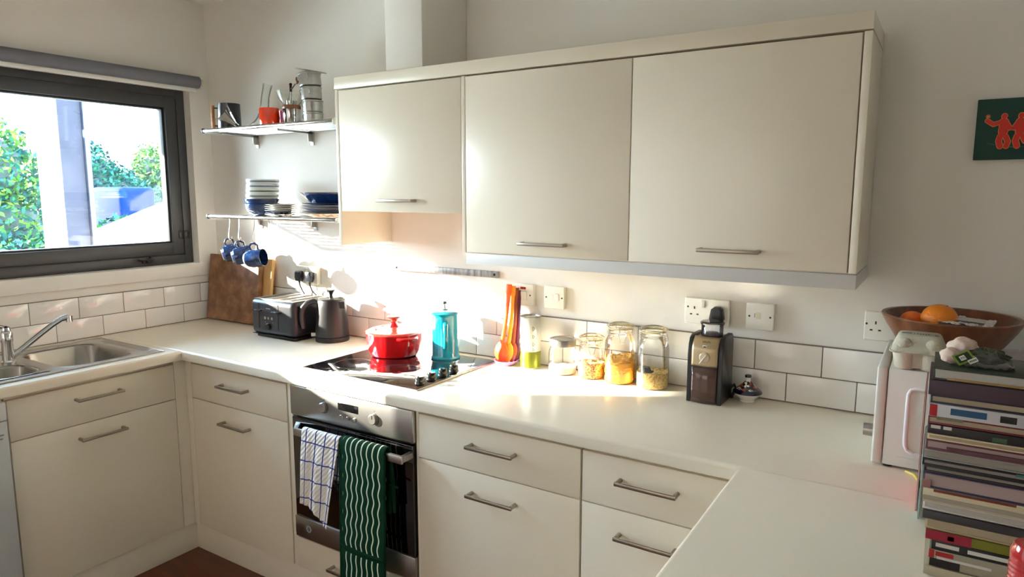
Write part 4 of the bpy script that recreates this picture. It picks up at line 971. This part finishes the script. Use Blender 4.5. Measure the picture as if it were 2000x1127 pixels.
# ---- picture on the right
o = (3.44, 0, 1.735); t = thing('wall_picture', 'small dark green canvas with two red dancing figures at the right edge', 'picture', o)
MB(o).box(3.341, 3.545, -.020, -.0005, 1.656, 1.813, .0015).build('canvas', mat('canvas_green', (10, 62, 52), .7, var=.12, vscale=12), t)
FIG = mat('figure_red', (206, 46, 26), .6); OUT = mat('figure_outline', (238, 150, 84), .6)
def flat(pts, m, nm, d=.0204, grow=0):
    MB(o).prism(pts, .0006, Matrix.Translation((0, -d, 0)) @ Matrix.Rotation(PI/2, 4, 'X')).build(nm, m, t, smooth=False)
def limb(pts, r, m, nm, d):
    """flat painted stroke: round-ended slab following the points"""
    b = MB(o); R9 = Matrix.Translation((0, -d, 0)) @ Matrix.Rotation(PI/2, 4, 'X')
    P = [Vector((x, z)) for x, z in pts]
    for h_, p in enumerate(P): b.prism([(p.x+r*math.cos(2*PI*k/18), p.y+r*math.sin(2*PI*k/18)) for k in range(18)], .0005+.00004*h_, R9)
    for p, q in zip(P, P[1:]):
        n = (q-p).normalized(); n = Vector((-n.y, n.x))*r
        b.prism([tuple(p+n), tuple(q+n), tuple(q-n), tuple(p-n)], .00046, R9)
    b.build(nm, m, t, smooth=False)
for dx_, s_ in ((0, 1), (.036, -1)):
    X = 3.401+dx_
    parts = [([(X, 1.7665), (X+.0006, 1.768)], .0058), ([(X, 1.752), (X+.001*s_, 1.742), (X, 1.728)], .0098),
             ([(X-.008*s_, 1.752), (X-.022*s_, 1.747), (X-.036*s_, 1.757)], .0048),
             ([(X+.006*s_, 1.750), (X+.014*s_, 1.736)], .0048),
             ([(X-.005, 1.716), (X-.008, 1.704), (X-.004, 1.690)], .0060), ([(X+.006, 1.716), (X+.012, 1.702), (X+.009 if s_ > 0 else X+.024, 1.690 if s_ > 0 else 1.700)], .0056)]
    for e_, (p, r) in enumerate(parts): limb(p, r+.0013, OUT, 'figure_outline', .0202+.00002*e_)
    for e_, (p, r) in enumerate(parts): limb(p, r, FIG, 'red_figure', .0209+.00007*e_)
for i in range(4): 
    MB(o).box(3.366-.0008, 3.366+.0008, -.0212, -.0203, 1.768-.006, 1.768+.006, M=RM((3.366, 0, 1.768), 0, i*PI/4) @ Matrix.Translation((-3.366, 0, -1.768))).build('star_ray', OUT, t, smooth=False)
b = MB(o); b.tube([(3.368+.012*i, -.0206, 1.700-.013*math.sin(PI*i/11)) for i in range(12)], .0008, 6); b.build('ground_line', mat('line_pale_green', (90, 130, 110), .6), t)

# ------------------------------------------------------------------ microwave
o = (3.179, -.43, .911); t = thing('microwave', 'white microwave oven turned side-on at the right end of the back worktop', 'microwave', o)
MW = mat('microwave_white', (202, 200, 190), .4)
MB(o).box(3.203, 3.62, -.430, -.065, .9165, 1.156, .004).build('body', MW, t)
d = MB(o).box(3.1790, 3.2015, -.431, -.064, .9155, 1.157, .005, 3).build('door', MW, t)
MB(o).cyl((3.180, -.405, .990), (3.157, -.405, .990), .0165, .0155, 24).build('knob', STEEL, t)
b = MB(o); ptl = [(3.310, 1.112), (3.262, 1.112), (3.2525, 1.1085), (3.2475, 1.098), (3.247, 1.08), (3.247, .985), (3.248, .972), (3.2535, .9605), (3.266, .954), (3.30, .954)]
sm = []
for i in range(len(ptl)-1):
    for k in range(4): f = k/4; sm.append((ptl[i][0]*(1-f)+ptl[i+1][0]*f, -.4305, ptl[i][1]*(1-f)+ptl[i+1][1]*f))
b.tube(sm, .0042, 10); b.build('pressed_ridge', mat('microwave_ridge', (222, 220, 224), .3), t)
b = MB(o); b.box(3.235, 3.34, -.4308, -.429, .9405, .9425, .0004); b.build('pressed_line', MW, t)
for x, y in ((3.215, -.41), (3.215, -.09), (3.59, -.41), (3.59, -.09)): MB(o).cyl((x, y, .9105), (x, y, .9175), .011, seg=16).build('foot', BLACK, t)
b = MB((3.26, -.455, .911)); b.tube([(3.255, -.440, .9125), (3.272, -.455, .9130), (3.285, -.490, .9125), (3.288, -.535, .9125)], [.0035]*4, 8)
tag(b.build('yellow_strap', mat('strap_yellow', (206, 186, 84), .5)), 'thin yellow strap lying on the worktop under the microwave', 'strap')
# fruit bowl on the microwave
c = (3.320, -.176, 1.1575); t = thing('fruit_bowl', 'large round acacia wood bowl of fruit on top of the microwave', 'bowl', c)
MB(c).lathe([(0, 0), (.092, 0), (.098, .003), (.122, .034), (.145, .070), (.1575, .094), (.156, .0975), (.1475, .0965), (.132, .068), (.108, .034), (.085, .014), (0, .012)], 64, c).build('body', WALNUT, t)
FRUIT = mat('orange_peel', (236, 132, 18), .42, var=.06, vscale=30, bump=.25, bscale=420)
FR2 = mat('mandarin_peel', (232, 104, 22), .42, var=.06, vscale=30, bump=.25, bscale=420)
def fruit(c, r, m, label, name, sc=(1, 1, .93)):
    t = thing(name, label, 'fruit', c, 'citrus fruit in the wooden bowl'); MB(c).ball(c, r, 4, sc, .02).build('peel', m, t)
    MB(c).lathe([(0, .0), (.0022, .0), (.0030, .0008), (.001, .0015), (0, .0014)], 10, (c[0]+r*.35, c[1]-.1*r, c[2]+r*sc[2]*.925)).build('stem_scar', mat('stem_green', (80, 84, 40), .7), t)
fruit((3.296, -.185, 1.244), .0425, FRUIT, 'large bright orange, highest fruit in the wooden bowl', 'orange')
fruit((3.237, -.165, 1.226), .0335, FR2, 'small deeper-orange mandarin left of the large orange in the bowl', 'mandarin')
fruit((3.262, -.135, 1.198), .0300, FR2, 'mandarin lying low in the bowl behind the others', 'mandarin')
fruit((3.305, -.160, 1.1995-.0), .0010+.028, FR2, 'mandarin underneath the large orange', 'mandarin') if False else None
c = (3.358, -.196, 1.2335); t = thing('fruit_punnet', 'shallow clear film-wrapped punnet with dark contents at the right of the wooden bowl', 'punnet', c)
Mp = RM(c, .03, .04, -.15)
MB(c).box(-.068, .062, -.062, .058, -.024, .012, .006, M=Mp @ Matrix.Scale(.86, 4)).build('tray', mat('punnet_dark', (44, 38, 40), .3, var=.4, vscale=30), t)
b = MB(c); b.grid(lambda u, v: Mp @ Vector((-.060+.115*u, -.055+.107*v, -.003+ .0165+.006*noise.noise(Vector((u*7, v*7, 2)))+.003*noise.noise(Vector((u*19, v*17, 5))))), 40, 40)
b.build('film', glass('cling_film', (.78, .78, .78), 1.5, .08, 1.6, .16), t)
MB(c).box(-.03, .035, -.02, .026, .0175, .0182, M=Mp).build('paper_label', mat('label_pale', (186, 180, 176), .5, var=.1, vscale=40), t)
# egg carton
c = (3.260, -.392, 1.1575); t = thing('egg_carton', 'pale grey-green pulp egg carton on the front left corner of the microwave', 'egg carton', c)
PULP = mat('pulp_grey_green', (186, 180, 160), .9, bump=.25, bscale=260)
b = MB(c)
def loft(b, rings):
    rr = [[b.b.verts.new(Vector((x, y, z))-b.o) for x, y in rrect(c[0]-a, c[0]+a, c[1]-e, c[1]+e, r, 5)] for a, e, r, z in rings]
    for p, q in zip(rr, rr[1:]):
        for i in range(len(p)): b.b.faces.new((p[i], p[(i+1) % len(p)], q[(i+1) % len(p)], q[i]))
    b.b.faces.new(rr[0]); b.b.faces.new(rr[-1])
for sx_ in (-1, 1):
    for sy_ in (-1, 1):
        b.lathe([(0, 0), (.0185, 0), (.0215, .003), (.0280, .041), (0, .041)], 24, (c[0]+sx_*.0262, c[1]+sy_*.0225, c[2]))
loft(b, [(.0425, .037, .014, c[2]+.004), (.0500, .0450, .012, c[2]+.041)])
b.build('tray', PULP, t)
b = MB(c); loft(b, [(.0585, .0525, .012, c[2]+.040), (.0600, .0540, .013, c[2]+.0425), (.0585, .0525, .012, c[2]+.045)]); b.build('flange', PULP, t)
b = MB(c); loft(b, [(.0565, .0505, .014, c[2]+.045), (.053, .046, .016, c[2]+.056), (.045, .035, .014, c[2]+.076), (.0425, .032, .014, c[2]+.0795), (.040, .029, .012, c[2]+.081)])
for sx_ in (-1, 1): b.ball((c[0]+sx_*.029, c[1]-.0330, c[2]+.0580), .0200, 3, (1, .80, .85))
ld = b.build('lid', PULP, t)
INK = mat('carton_ink', (108, 108, 108), .8); b = MB(c)
for (u0, u1, v0, v1) in ((-.037, -.016, .0, .008), (-.012, -.0105, -.004, .010), (.031, .035, -.006, .004), (.036, .038, -.007, .001)): 
    MB(c).box(c[0]+u0, c[0]+u1, c[1]-.012+v0, c[1]-.012+v1+.002, c[2]+.0808, c[2]+.0814).build('printed_block', INK, t, smooth=False)
for i in range(5): MB(c).box(c[0]-.006+i*.0055, c[0]-.0025+i*.0055, c[1]-.012-.002*(i % 2), c[1]-.003, c[2]+.0808, c[2]+.0814).build('printed_block', INK, t, smooth=False)
# pale vegetable lumps, salad bag, paper
VEG = mat('pale_garlic_skin', (206, 182, 166), .6, var=.08, vscale=30, bump=.2, bscale=60)
for i, (c, r, sc, lb) in enumerate([((3.334, -.845, 1.2985), .0235, (1.0, .85, .84), 'larger pale pinkish garlic-like bulb lying on the book stack beside the egg carton'), ((3.316, -.880, 1.2915), .0150, (1.05, .9, .9), 'small pale bulb in front of the larger one on the book stack')]):
    tag(MB(c).ball(c, r, 4, sc, .16).build('garlic_bulb', VEG), lb, 'garlic', 'pale bulbs on top of the book stack')
c = (3.362, -.875, 1.2785); t = thing('herb_packet', 'crumpled clear bag of dark green herbs with a bright green label', 'packet', c)
b = MB(c); b.ball((3.368, -.866, 1.2935), .023, 4, (1.35, .8, .58), .25); b.build('leaves', ramp_mat('dark_leaves', [(.35, (14, 18, 14)), (.6, (36, 56, 26)), (.8, (84, 108, 46))], 'noise', (1, 1, 1), 90, .5, bump=.8), t)
b = MB(c)
b.grid(lambda u, v: (3.334+.072*u, -.899+.060*v, 1.2805+.027*math.sin(PI*min(1, max(0, u)))*math.sin(PI*v)+.007*noise.noise(Vector((u*6, v*6, 1)))+.003*noise.noise(Vector((u*17, v*15, 3)))), 36, 30)
b.build('clear_bag', glass('bag_film', (.86, .88, .86), 1.4, .1, 1.5, .07), t)
Ml = RM((3.334, -.903, 1.2945), math.radians(50), 0, 0) @ Matrix.Rotation(math.radians(34), 4, 'Z') @ Matrix.Scale(.72, 4)
lbm = MB(c).box(-.019, .019, -.014, .014, -.0006, 0, M=Ml).build('green_label', mat('label_green', (104, 140, 44), .5), t, smooth=False)
MB(c).box(-.0145, .0145, -.010, .0105, .0001, .0006, M=Ml).build('dark_panel', mat('label_dark_green', (24, 44, 26), .5), lbm, smooth=False)
MB(c).box(-.0085, .0035, -.006, .006, .0007, .0011, M=Ml).build('white_square', mat('label_white', (220, 220, 214), .5), lbm, smooth=False)
tx = text('letter', 'm', .012, mat('label_dark_green', (24, 44, 26), .5), lbm, (0, 0, 0), (0, 0, 0), .0002)
tx.matrix_basis = Matrix.Translation(-Vector(c)) @ Ml @ Matrix.Translation((-.0025, .0005, .0014))
MB(c).box(.002, .021, -.021, -.010, .0008, .0014, M=Ml).build('white_strip', mat('label_white', (220, 220, 214), .5), lbm, smooth=False)
for i in range(5): MB(c).box(.004+i*.0032, .006+i*.0032, -.018, -.013, .0015, .0018, M=Ml).build('strip_print', mat('label_dark_green', (24, 44, 26), .5), lbm, smooth=False)
b = MB((3.45, -.17, 1.158)); b.grid(lambda u, v: (3.425+.075*u+.012*v, -.285+.22*v, 1.1583+.004*math.sin(PI*u)*v+.001), 10, 10)
tag(b.build('paper_sheet', mat('paper_white', (196, 190, 192), .7), solid=.0006), 'white paper sheet lying on the microwave right of the fruit bowl', 'paper')

# ------------------------------------------------------------------ stack of books
PG = lambda n, c_: ramp_mat('pages_'+n, [(.3, tuple(int(v*.72) for v in c_)), (.7, c_)], 'wave', (.2, .2, 1), 420, .8, dist=.6, bands='Z')
P_CR, P_GR, P_WH, P_PK = PG('cream', (196, 180, 152)), PG('grey', (170, 162, 152)), PG('white', (204, 200, 192)), PG('pink', (190, 168, 164))
def cov(n, c_): return mat('cover_'+n, c_, .42, var=.08, vscale=20)
def book(z0, z1, x0, x1, y0, y1, cover, pages, label, spine=False, th=.0026, extras=()):
    o = (x0, y0, z0); t = thing('book', label, 'book', o, 'cookbooks stacked at the right edge')
    b = MB(o); b.box(x0, x1, y0, y1, z0+.0002, z0+th, .0006); b.box(x0, x1, y0, y1, z1-th, z1-.0002, .0006)
    if spine: b.box(x0, x1, y0-.001, y0+.003, z0+.0002, z1-.0002, .0012)
    else: b.box(x0, x1, y1-.003, y1, z0+.0002, z1-.0002, .0008)
    b.build('cover', cover, t)
    MB(o).box(x0+.003, x1-.003, y0+.0035, y1-.004, z0+th, z1-th).build('pages', pages, t, smooth=False)
    for (nm, a0, a1, q0, q1, m_) in extras:
        if spine: MB(o).box(x0+a0, x0+a1, y0-.0016, y0-.0006, z0+(z1-z0)*q0, z0+(z1-z0)*q1, .0002).build(nm, m_, t, smooth=False)
        else: MB(o).box(x0+a0, x0+a1, y0-.0004, y0+.004, z0+(z1-z0)*q0, z0+(z1-z0)*q1, .0002).build(nm, m_, t, smooth=False)
    return t
WH = mat('print_white', (200, 196, 190), .5); BLU = mat('print_blue', (34, 76, 112), .4, var=.4, vscale=40); REDP = mat('print_red', (168, 24, 34), .4); BLK = mat('print_black', (20, 20, 22), .5)
Y0 = -.923; Z_ = [.9105, .9275, .958, .9755, .9927, 1.011, 1.0265, 1.042, 1.0655, 1.095, 1.1175, 1.134, 1.1545, 1.179, 1.193, 1.2155, 1.230, 1.256, 1.277]
B = book
B(Z_[17], Z_[18], 3.293, 3.530, Y0, -.785, cov('bottle_green', (30, 44, 32)), P_WH, 'topmost book of the stack, white page edges and a dark green cover', th=.003, extras=[('gold_print', .02, .20, .08, .22, mat('print_gold', (160, 126, 72), .5, var=.5, vscale=60))])
B(Z_[16], Z_[17], 3.288, 3.540, Y0-.003, -.780, mat('cover_aubergine', (62, 42, 52), .6), P_GR, 'thick aubergine cloth-spined book, second from the top of the stack', spine=True)
B(Z_[15], Z_[16]-.0003, 3.292, 3.520, Y0, -.786, cov('navy', (26, 28, 48)), P_CR, 'thin book with navy cover under the aubergine one')
B(Z_[14], Z_[15]-.0003, 3.290, 3.515, Y0-.002, -.786, mat('cover_photo', (186, 184, 188), .25), P_WH, 'glossy book with red, blue and white picture spine in the upper stack', spine=True, extras=[('red_spot', .002, .013, .05, .95, REDP), ('blue_picture', .032, .082, .30, .80, BLU), ('dark_picture', .100, .122, .25, .75, BLK), ('blue_picture', .150, .20, .3, .8, BLU)])
B(Z_[13], Z_[14]-.0003, 3.291, 3.520, Y0, -.783, cov('maroon', (110, 26, 40)), P_CR, 'cream-paged book with maroon cover under the glossy picture book', extras=[('photo_mark', .012, .05, .62, .98, mat('photo_mix', (120, 112, 90), .5, var=.6, vscale=80))])
B(Z_[12]+.008, Z_[13]-.0003, 3.292, 3.525, Y0-.001, -.783, cov('black', (24, 24, 26)), P_CR, 'black-spined book with small green patches, upper middle of the stack', spine=True, extras=[('green_patch', .09, .11, .1, .6, mat('print_green', (60, 84, 66), .5)), ('white_patch', .004, .018, .6, .95, WH), ('white_patch', .022, .034, .6, .95, WH)])
B(Z_[12]-.003, Z_[12]+.0075, 3.292, 3.520, Y0, -.783, cov('ivory', (206, 190, 156)), P_CR, 'ivory book directly under the black-spined one')
B(Z_[11], Z_[12]-.0035, 3.291, 3.520, Y0, -.786, cov('plum', (98, 40, 58)), P_PK, 'plum-covered book with pinkish page edges in mid-stack', extras=[('plum_print', .03, .22, .1, .45, mat('print_plum', (92, 52, 60), .6, var=.3, vscale=60))])
B(Z_[10], Z_[11]-.0003, 3.289, 3.530, Y0, -.783, cov('grey', (140, 134, 128)), P_GR, 'grey book below the plum-covered one')
B(Z_[9]+.010, Z_[10]-.0003, 3.288, 3.530, Y0-.002, -.783, cov('ink', (18, 16, 18)), P_GR, 'black-covered book with a teal end, below the grey one', th=.003, extras=[('teal_end', .13, .22, .62, .98, mat('print_teal', (42, 104, 98), .5))])
B(Z_[9]-.002, Z_[9]+.0095, 3.292, 3.525, Y0, -.783, cov('coal', (28, 26, 30)), P_GR, 'thinner black-covered book, second of two black ones in mid-stack', th=.003)
B(Z_[8], Z_[9]-.0025, 3.291, 3.530, Y0, -.783, cov('violet', (52, 44, 80)), P_PK, 'fat pink-paged book with dark violet cover, below the black ones', extras=[('pale_band', .0, .012, .0, .5, mat('band_rose', (150, 100, 100), .5))])
B(Z_[7], Z_[8]-.0003, 3.293, 3.525, Y0-.001, -.783, cov('beige', (196, 182, 152)), P_CR, 'beige book with a brown-red strip along its upper edge', spine=True, extras=[('brown_red_strip', .015, .130, .80, .99, mat('print_brown_red', (110, 46, 34), .5)), ('pale_band', .0, .23, .1, .45, mat('band_grey', (156, 148, 134), .6))])
B(Z_[6], Z_[7]-.0003, 3.294, 3.530, Y0, -.783, cov('white', (198, 190, 178)), P_WH, 'white-covered book resting on the charcoal one')
B(Z_[5], Z_[6]-.0003, 3.295, 3.540, Y0-.003, -.783, cov('charcoal', (48, 46, 50)), P_GR, 'charcoal-spined book in the lower stack', spine=True)
B(Z_[4], Z_[5]-.0003, 3.300, 3.520, Y0, -.786, cov('sand', (178, 160, 126)), P_CR, 'sand-coloured book with cream pages under the charcoal one')
B(Z_[3], Z_[4]-.0003, 3.302, 3.520, Y0-.002, -.786, cov('olive', (112, 110, 20)), P_CR, 'book with a crimson and olive-green spine in the lower stack', spine=True, extras=[('crimson_half', .0, .066, .0, 1, mat('print_crimson', (150, 20, 48), .45)), ('crimson_ornament', .032, .042, .2, .7, mat('print_pink', (190, 60, 80), .5))])
B(Z_[2], Z_[3]-.0003, 3.312, 3.520, Y0-.001, -.786, cov('jet', (14, 14, 16)), P_WH, 'jet-black spined book with two white title panels', spine=True, extras=[('title_panel', .006, .040, .35, .75, WH), ('title_panel', .052, .13, .30, .70, WH)])
B(Z_[1], Z_[2]-.0003, 3.309, 3.520, Y0-.001, -.786, cov('putty', (150, 142, 122)), P_CR, 'putty-grey book with red and black blocks on its spine', spine=True, extras=[('black_block', .002, .046, .02, .48, BLK), ('red_block', .0, .008, .48, .98, REDP), ('red_block', .010, .036, .66, .92, REDP), ('pale_panel', .012, .09, .48, .64, WH)])
B(Z_[0]+.0003, Z_[1]-.0003, 3.303, 3.535, Y0-.004, -.783, cov('stone', (170, 158, 132)), P_CR, 'stone-coloured book at the very bottom of the stack', spine=True)
# slim booklets standing upright against the left of the stack
G = 'slim booklets standing beside the book stack'
for (x, y0, y1, z1, cm, lb) in ((3.2830, -.660, -.470, 1.165, cov('scarlet', (190, 44, 44)), 'tall slim red booklet standing left of the book stack'), (3.2885, -.700, -.500, 1.048, cov('turquoise', (110, 176, 172)), 'slim turquoise booklet standing left of the book stack')):
    o = (x, y0, .911); t = thing('booklet', lb, 'booklet', o, G)
    MB(o).box(x-.0016, x+.0016, y0, y1, .911, z1, .0006).build('cover', cm, t); MB(o).box(x-.0008, x+.0008, y0-.0003, y1-.004, .913, z1+.0003).build('pages', P_WH, t)

# peppermill and jar at the lower right corner
c = (3.414, -1.235, .900+.0105); t = thing('red_grinder', 'glossy red ribbed grinder top in the lower right corner', 'grinder', c)
REDG = mat('grinder_red', (178, 18, 24), .16, coat=1)
pr = [(0, 0), (.024, 0), (.025, .01), (.022, .06), (.0225, .150)]
for i in range(7): z = .158+i*.0062; pr += [(.0235+.0004*i*0, z), (.0242, z+.002), (.0228, z+.0046)]
pr += [(.0238, .204), (.0236, .2165), (.0195, .2245), (.010, .2275), (0, .228)]
MB(c).lathe(pr, 44, c).build('body', REDG, t)
c = (3.420, -1.312, .9105); t = thing('black_grinder', 'black grinder with silver rings half hidden in the lower right corner', 'grinder', c)
MB(c).lathe([(0, 0), (.019, 0), (.020, .01), (.017, .06), (.0185, .150), (.0185, .188), (.016, .1935), (0, .195)], 40, c).build('body', BLACK, t)
for z in (.155, .168, .180): MB(c).lathe([(.0183, z), (.0195, z+.001), (.0195, z+.0035), (.0183, z+.0045)], 40, c).build('silver_ring', STEEL, t)

# ------------------------------------------------------------------ outside the window
grass = MB().box(-60, -.3, -40, 60, -.5, -.3).build('ground_outside', mat('lawn_green', (50, 62, 40), .9, var=.3, vscale=2), smooth=False); struct(grass)
struct(MB().box(-7.5, -.3, -14, 1.2, -.31, -.285).build('bounce_slab', mat('bounce_pale', (196, 190, 178), .8, var=.06, vscale=3), smooth=False))  # pale slab out of view, added to bounce sunlight up through the window
tag(MB((-2.15, -2, 2.44)).box(-2.22, -2.08, -6, 3.5, 2.443, 2.64, .004).build('sun_cut_beam', mat('render_white', (190, 186, 180), .8)), 'added white beam on the outside column, out of view, cutting off the upper sunlight', 'beam')  # unseen beam added to block the top of the sun through the window
tag(MB((-2.15, .27, -.3)).box(-2.33, -2.0, .178, .385, -.3, 2.44, .004).build('white_column', mat('render_white2', (190, 192, 196), .7)), 'pale square building column outside the window', 'column')
tag(MB((-2.0, .28, -.3)).box(-1.998, -1.985, .182, .335, 1.18, 2.43, .003).build('column_shade', mat('column_shade_grey', (40, 41, 48), .8, var=.45, vscale=3, spec=.03)), 'dark grey-blue sheet painting in the shade on one side of the outside column', 'panel')  # shade of the column's room-facing side, painted as an added dark sheet
tag(MB((-2.6, 3, -.3)).box(-1.998, -1.96, .337, .372, 1.1, 2.43, .004).build('downpipe', mat('pipe_grey', (14, 20, 34), .5)), 'narrow blue-grey pipe beside the column outside', 'pipe')
# white sloping garden wall, dark hedge behind it, blue van beyond
b = MB((-5.2, 2.6, -.3)); b.prism([(1.80, -.3), (3.4, -.3), (3.4, 1.66), (1.80, 1.07)], .16, Matrix.Translation((-5.1, 0, 0)) @ Matrix(((0, 0, -1, 0), (1, 0, 0, 0), (0, 1, 0, 0), (0, 0, 0, 1))))
tag(b.build('garden_wall', mat('render_grey', (150, 150, 150), .8), smooth=False), 'white garden wall with a sloping top seen through the window', 'wall')
b = MB((-9, 4.5, -.3)); b.box(-9.8, -8.8, 4.22, 4.86, -.3, 1.68, .08, 3); tag(b.build('blue_van', mat('van_blue', (0, 22, 72), .7, spec=.05)), 'bright blue van-like shape beyond the sloping garden wall', 'van')
def leaves(name, ells, n, size, cols, seed):
    rnd = random.Random(seed); vs, fs, mi = [], [], []
    for k in range(n):
        cx, cy, cz, rx, ry, rz = ells[rnd.randrange(len(ells))]
        d = Vector((rnd.gauss(0, 1), rnd.gauss(0, 1), rnd.gauss(0, 1))).normalized()
        q = .72+.36*noise.noise(d*2.2+Vector((seed, cx, cz)))+rnd.uniform(0, .22)
        p = Vector((cx+d.x*rx*q, cy+d.y*ry*q, cz+d.z*rz*q))
        if p.z < -.3: continue
        a = Vector((rnd.gauss(0, 1), rnd.gauss(0, 1), rnd.gauss(0, 1))).normalized(); e = a.orthogonal().normalized(); s = size*rnd.uniform(.6, 1.3)
        i = len(vs); vs += [p-a*s, p+e*s*.5, p+a*s, p-e*s*.5]; fs.append((i, i+1, i+2, i+3)); mi.append(rnd.randrange(len(cols)))
    me = bpy.data.meshes.new(name); me.from_pydata([tuple(v) for v in vs], [], fs)
    for c_ in cols: me.materials.append(mat('leaf_%d_%d_%d' % c_, c_, .7, spec=.12))
    me.polygons.foreach_set('material_index', mi); me.update(); return me
def tree(label, base, ells, n, size, cols, seed, name='tree'):
    t = thing(name, label, 'tree', base, 'trees outside the window')
    me = leaves('crown', [(a-base[0], b_-base[1], c_-base[2], d, e, f) for a, b_, c_, d, e, f in ells], n, size, cols, seed)
    o_ = bpy.data.objects.new('crown', me); C.objects.link(o_); o_.parent = t
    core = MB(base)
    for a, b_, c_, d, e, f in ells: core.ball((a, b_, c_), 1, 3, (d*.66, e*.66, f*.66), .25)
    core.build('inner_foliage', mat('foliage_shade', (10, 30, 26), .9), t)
    MB(base).tube([(base[0], base[1], base[2]), (base[0]+.1, base[1], base[2]+.8), (ells[0][0], ells[0][1], ells[0][2])], [.16, .12, .07], 10).build('trunk', mat('bark', (86, 68, 52), .9), t)
GR = [(36, 72, 26), (52, 92, 30), (92, 122, 44), (22, 62, 44)]; TE = [(10, 50, 48), (16, 66, 56), (30, 84, 58), (8, 40, 44)]; YL = [(74, 96, 44), (98, 112, 58), (48, 84, 40)]
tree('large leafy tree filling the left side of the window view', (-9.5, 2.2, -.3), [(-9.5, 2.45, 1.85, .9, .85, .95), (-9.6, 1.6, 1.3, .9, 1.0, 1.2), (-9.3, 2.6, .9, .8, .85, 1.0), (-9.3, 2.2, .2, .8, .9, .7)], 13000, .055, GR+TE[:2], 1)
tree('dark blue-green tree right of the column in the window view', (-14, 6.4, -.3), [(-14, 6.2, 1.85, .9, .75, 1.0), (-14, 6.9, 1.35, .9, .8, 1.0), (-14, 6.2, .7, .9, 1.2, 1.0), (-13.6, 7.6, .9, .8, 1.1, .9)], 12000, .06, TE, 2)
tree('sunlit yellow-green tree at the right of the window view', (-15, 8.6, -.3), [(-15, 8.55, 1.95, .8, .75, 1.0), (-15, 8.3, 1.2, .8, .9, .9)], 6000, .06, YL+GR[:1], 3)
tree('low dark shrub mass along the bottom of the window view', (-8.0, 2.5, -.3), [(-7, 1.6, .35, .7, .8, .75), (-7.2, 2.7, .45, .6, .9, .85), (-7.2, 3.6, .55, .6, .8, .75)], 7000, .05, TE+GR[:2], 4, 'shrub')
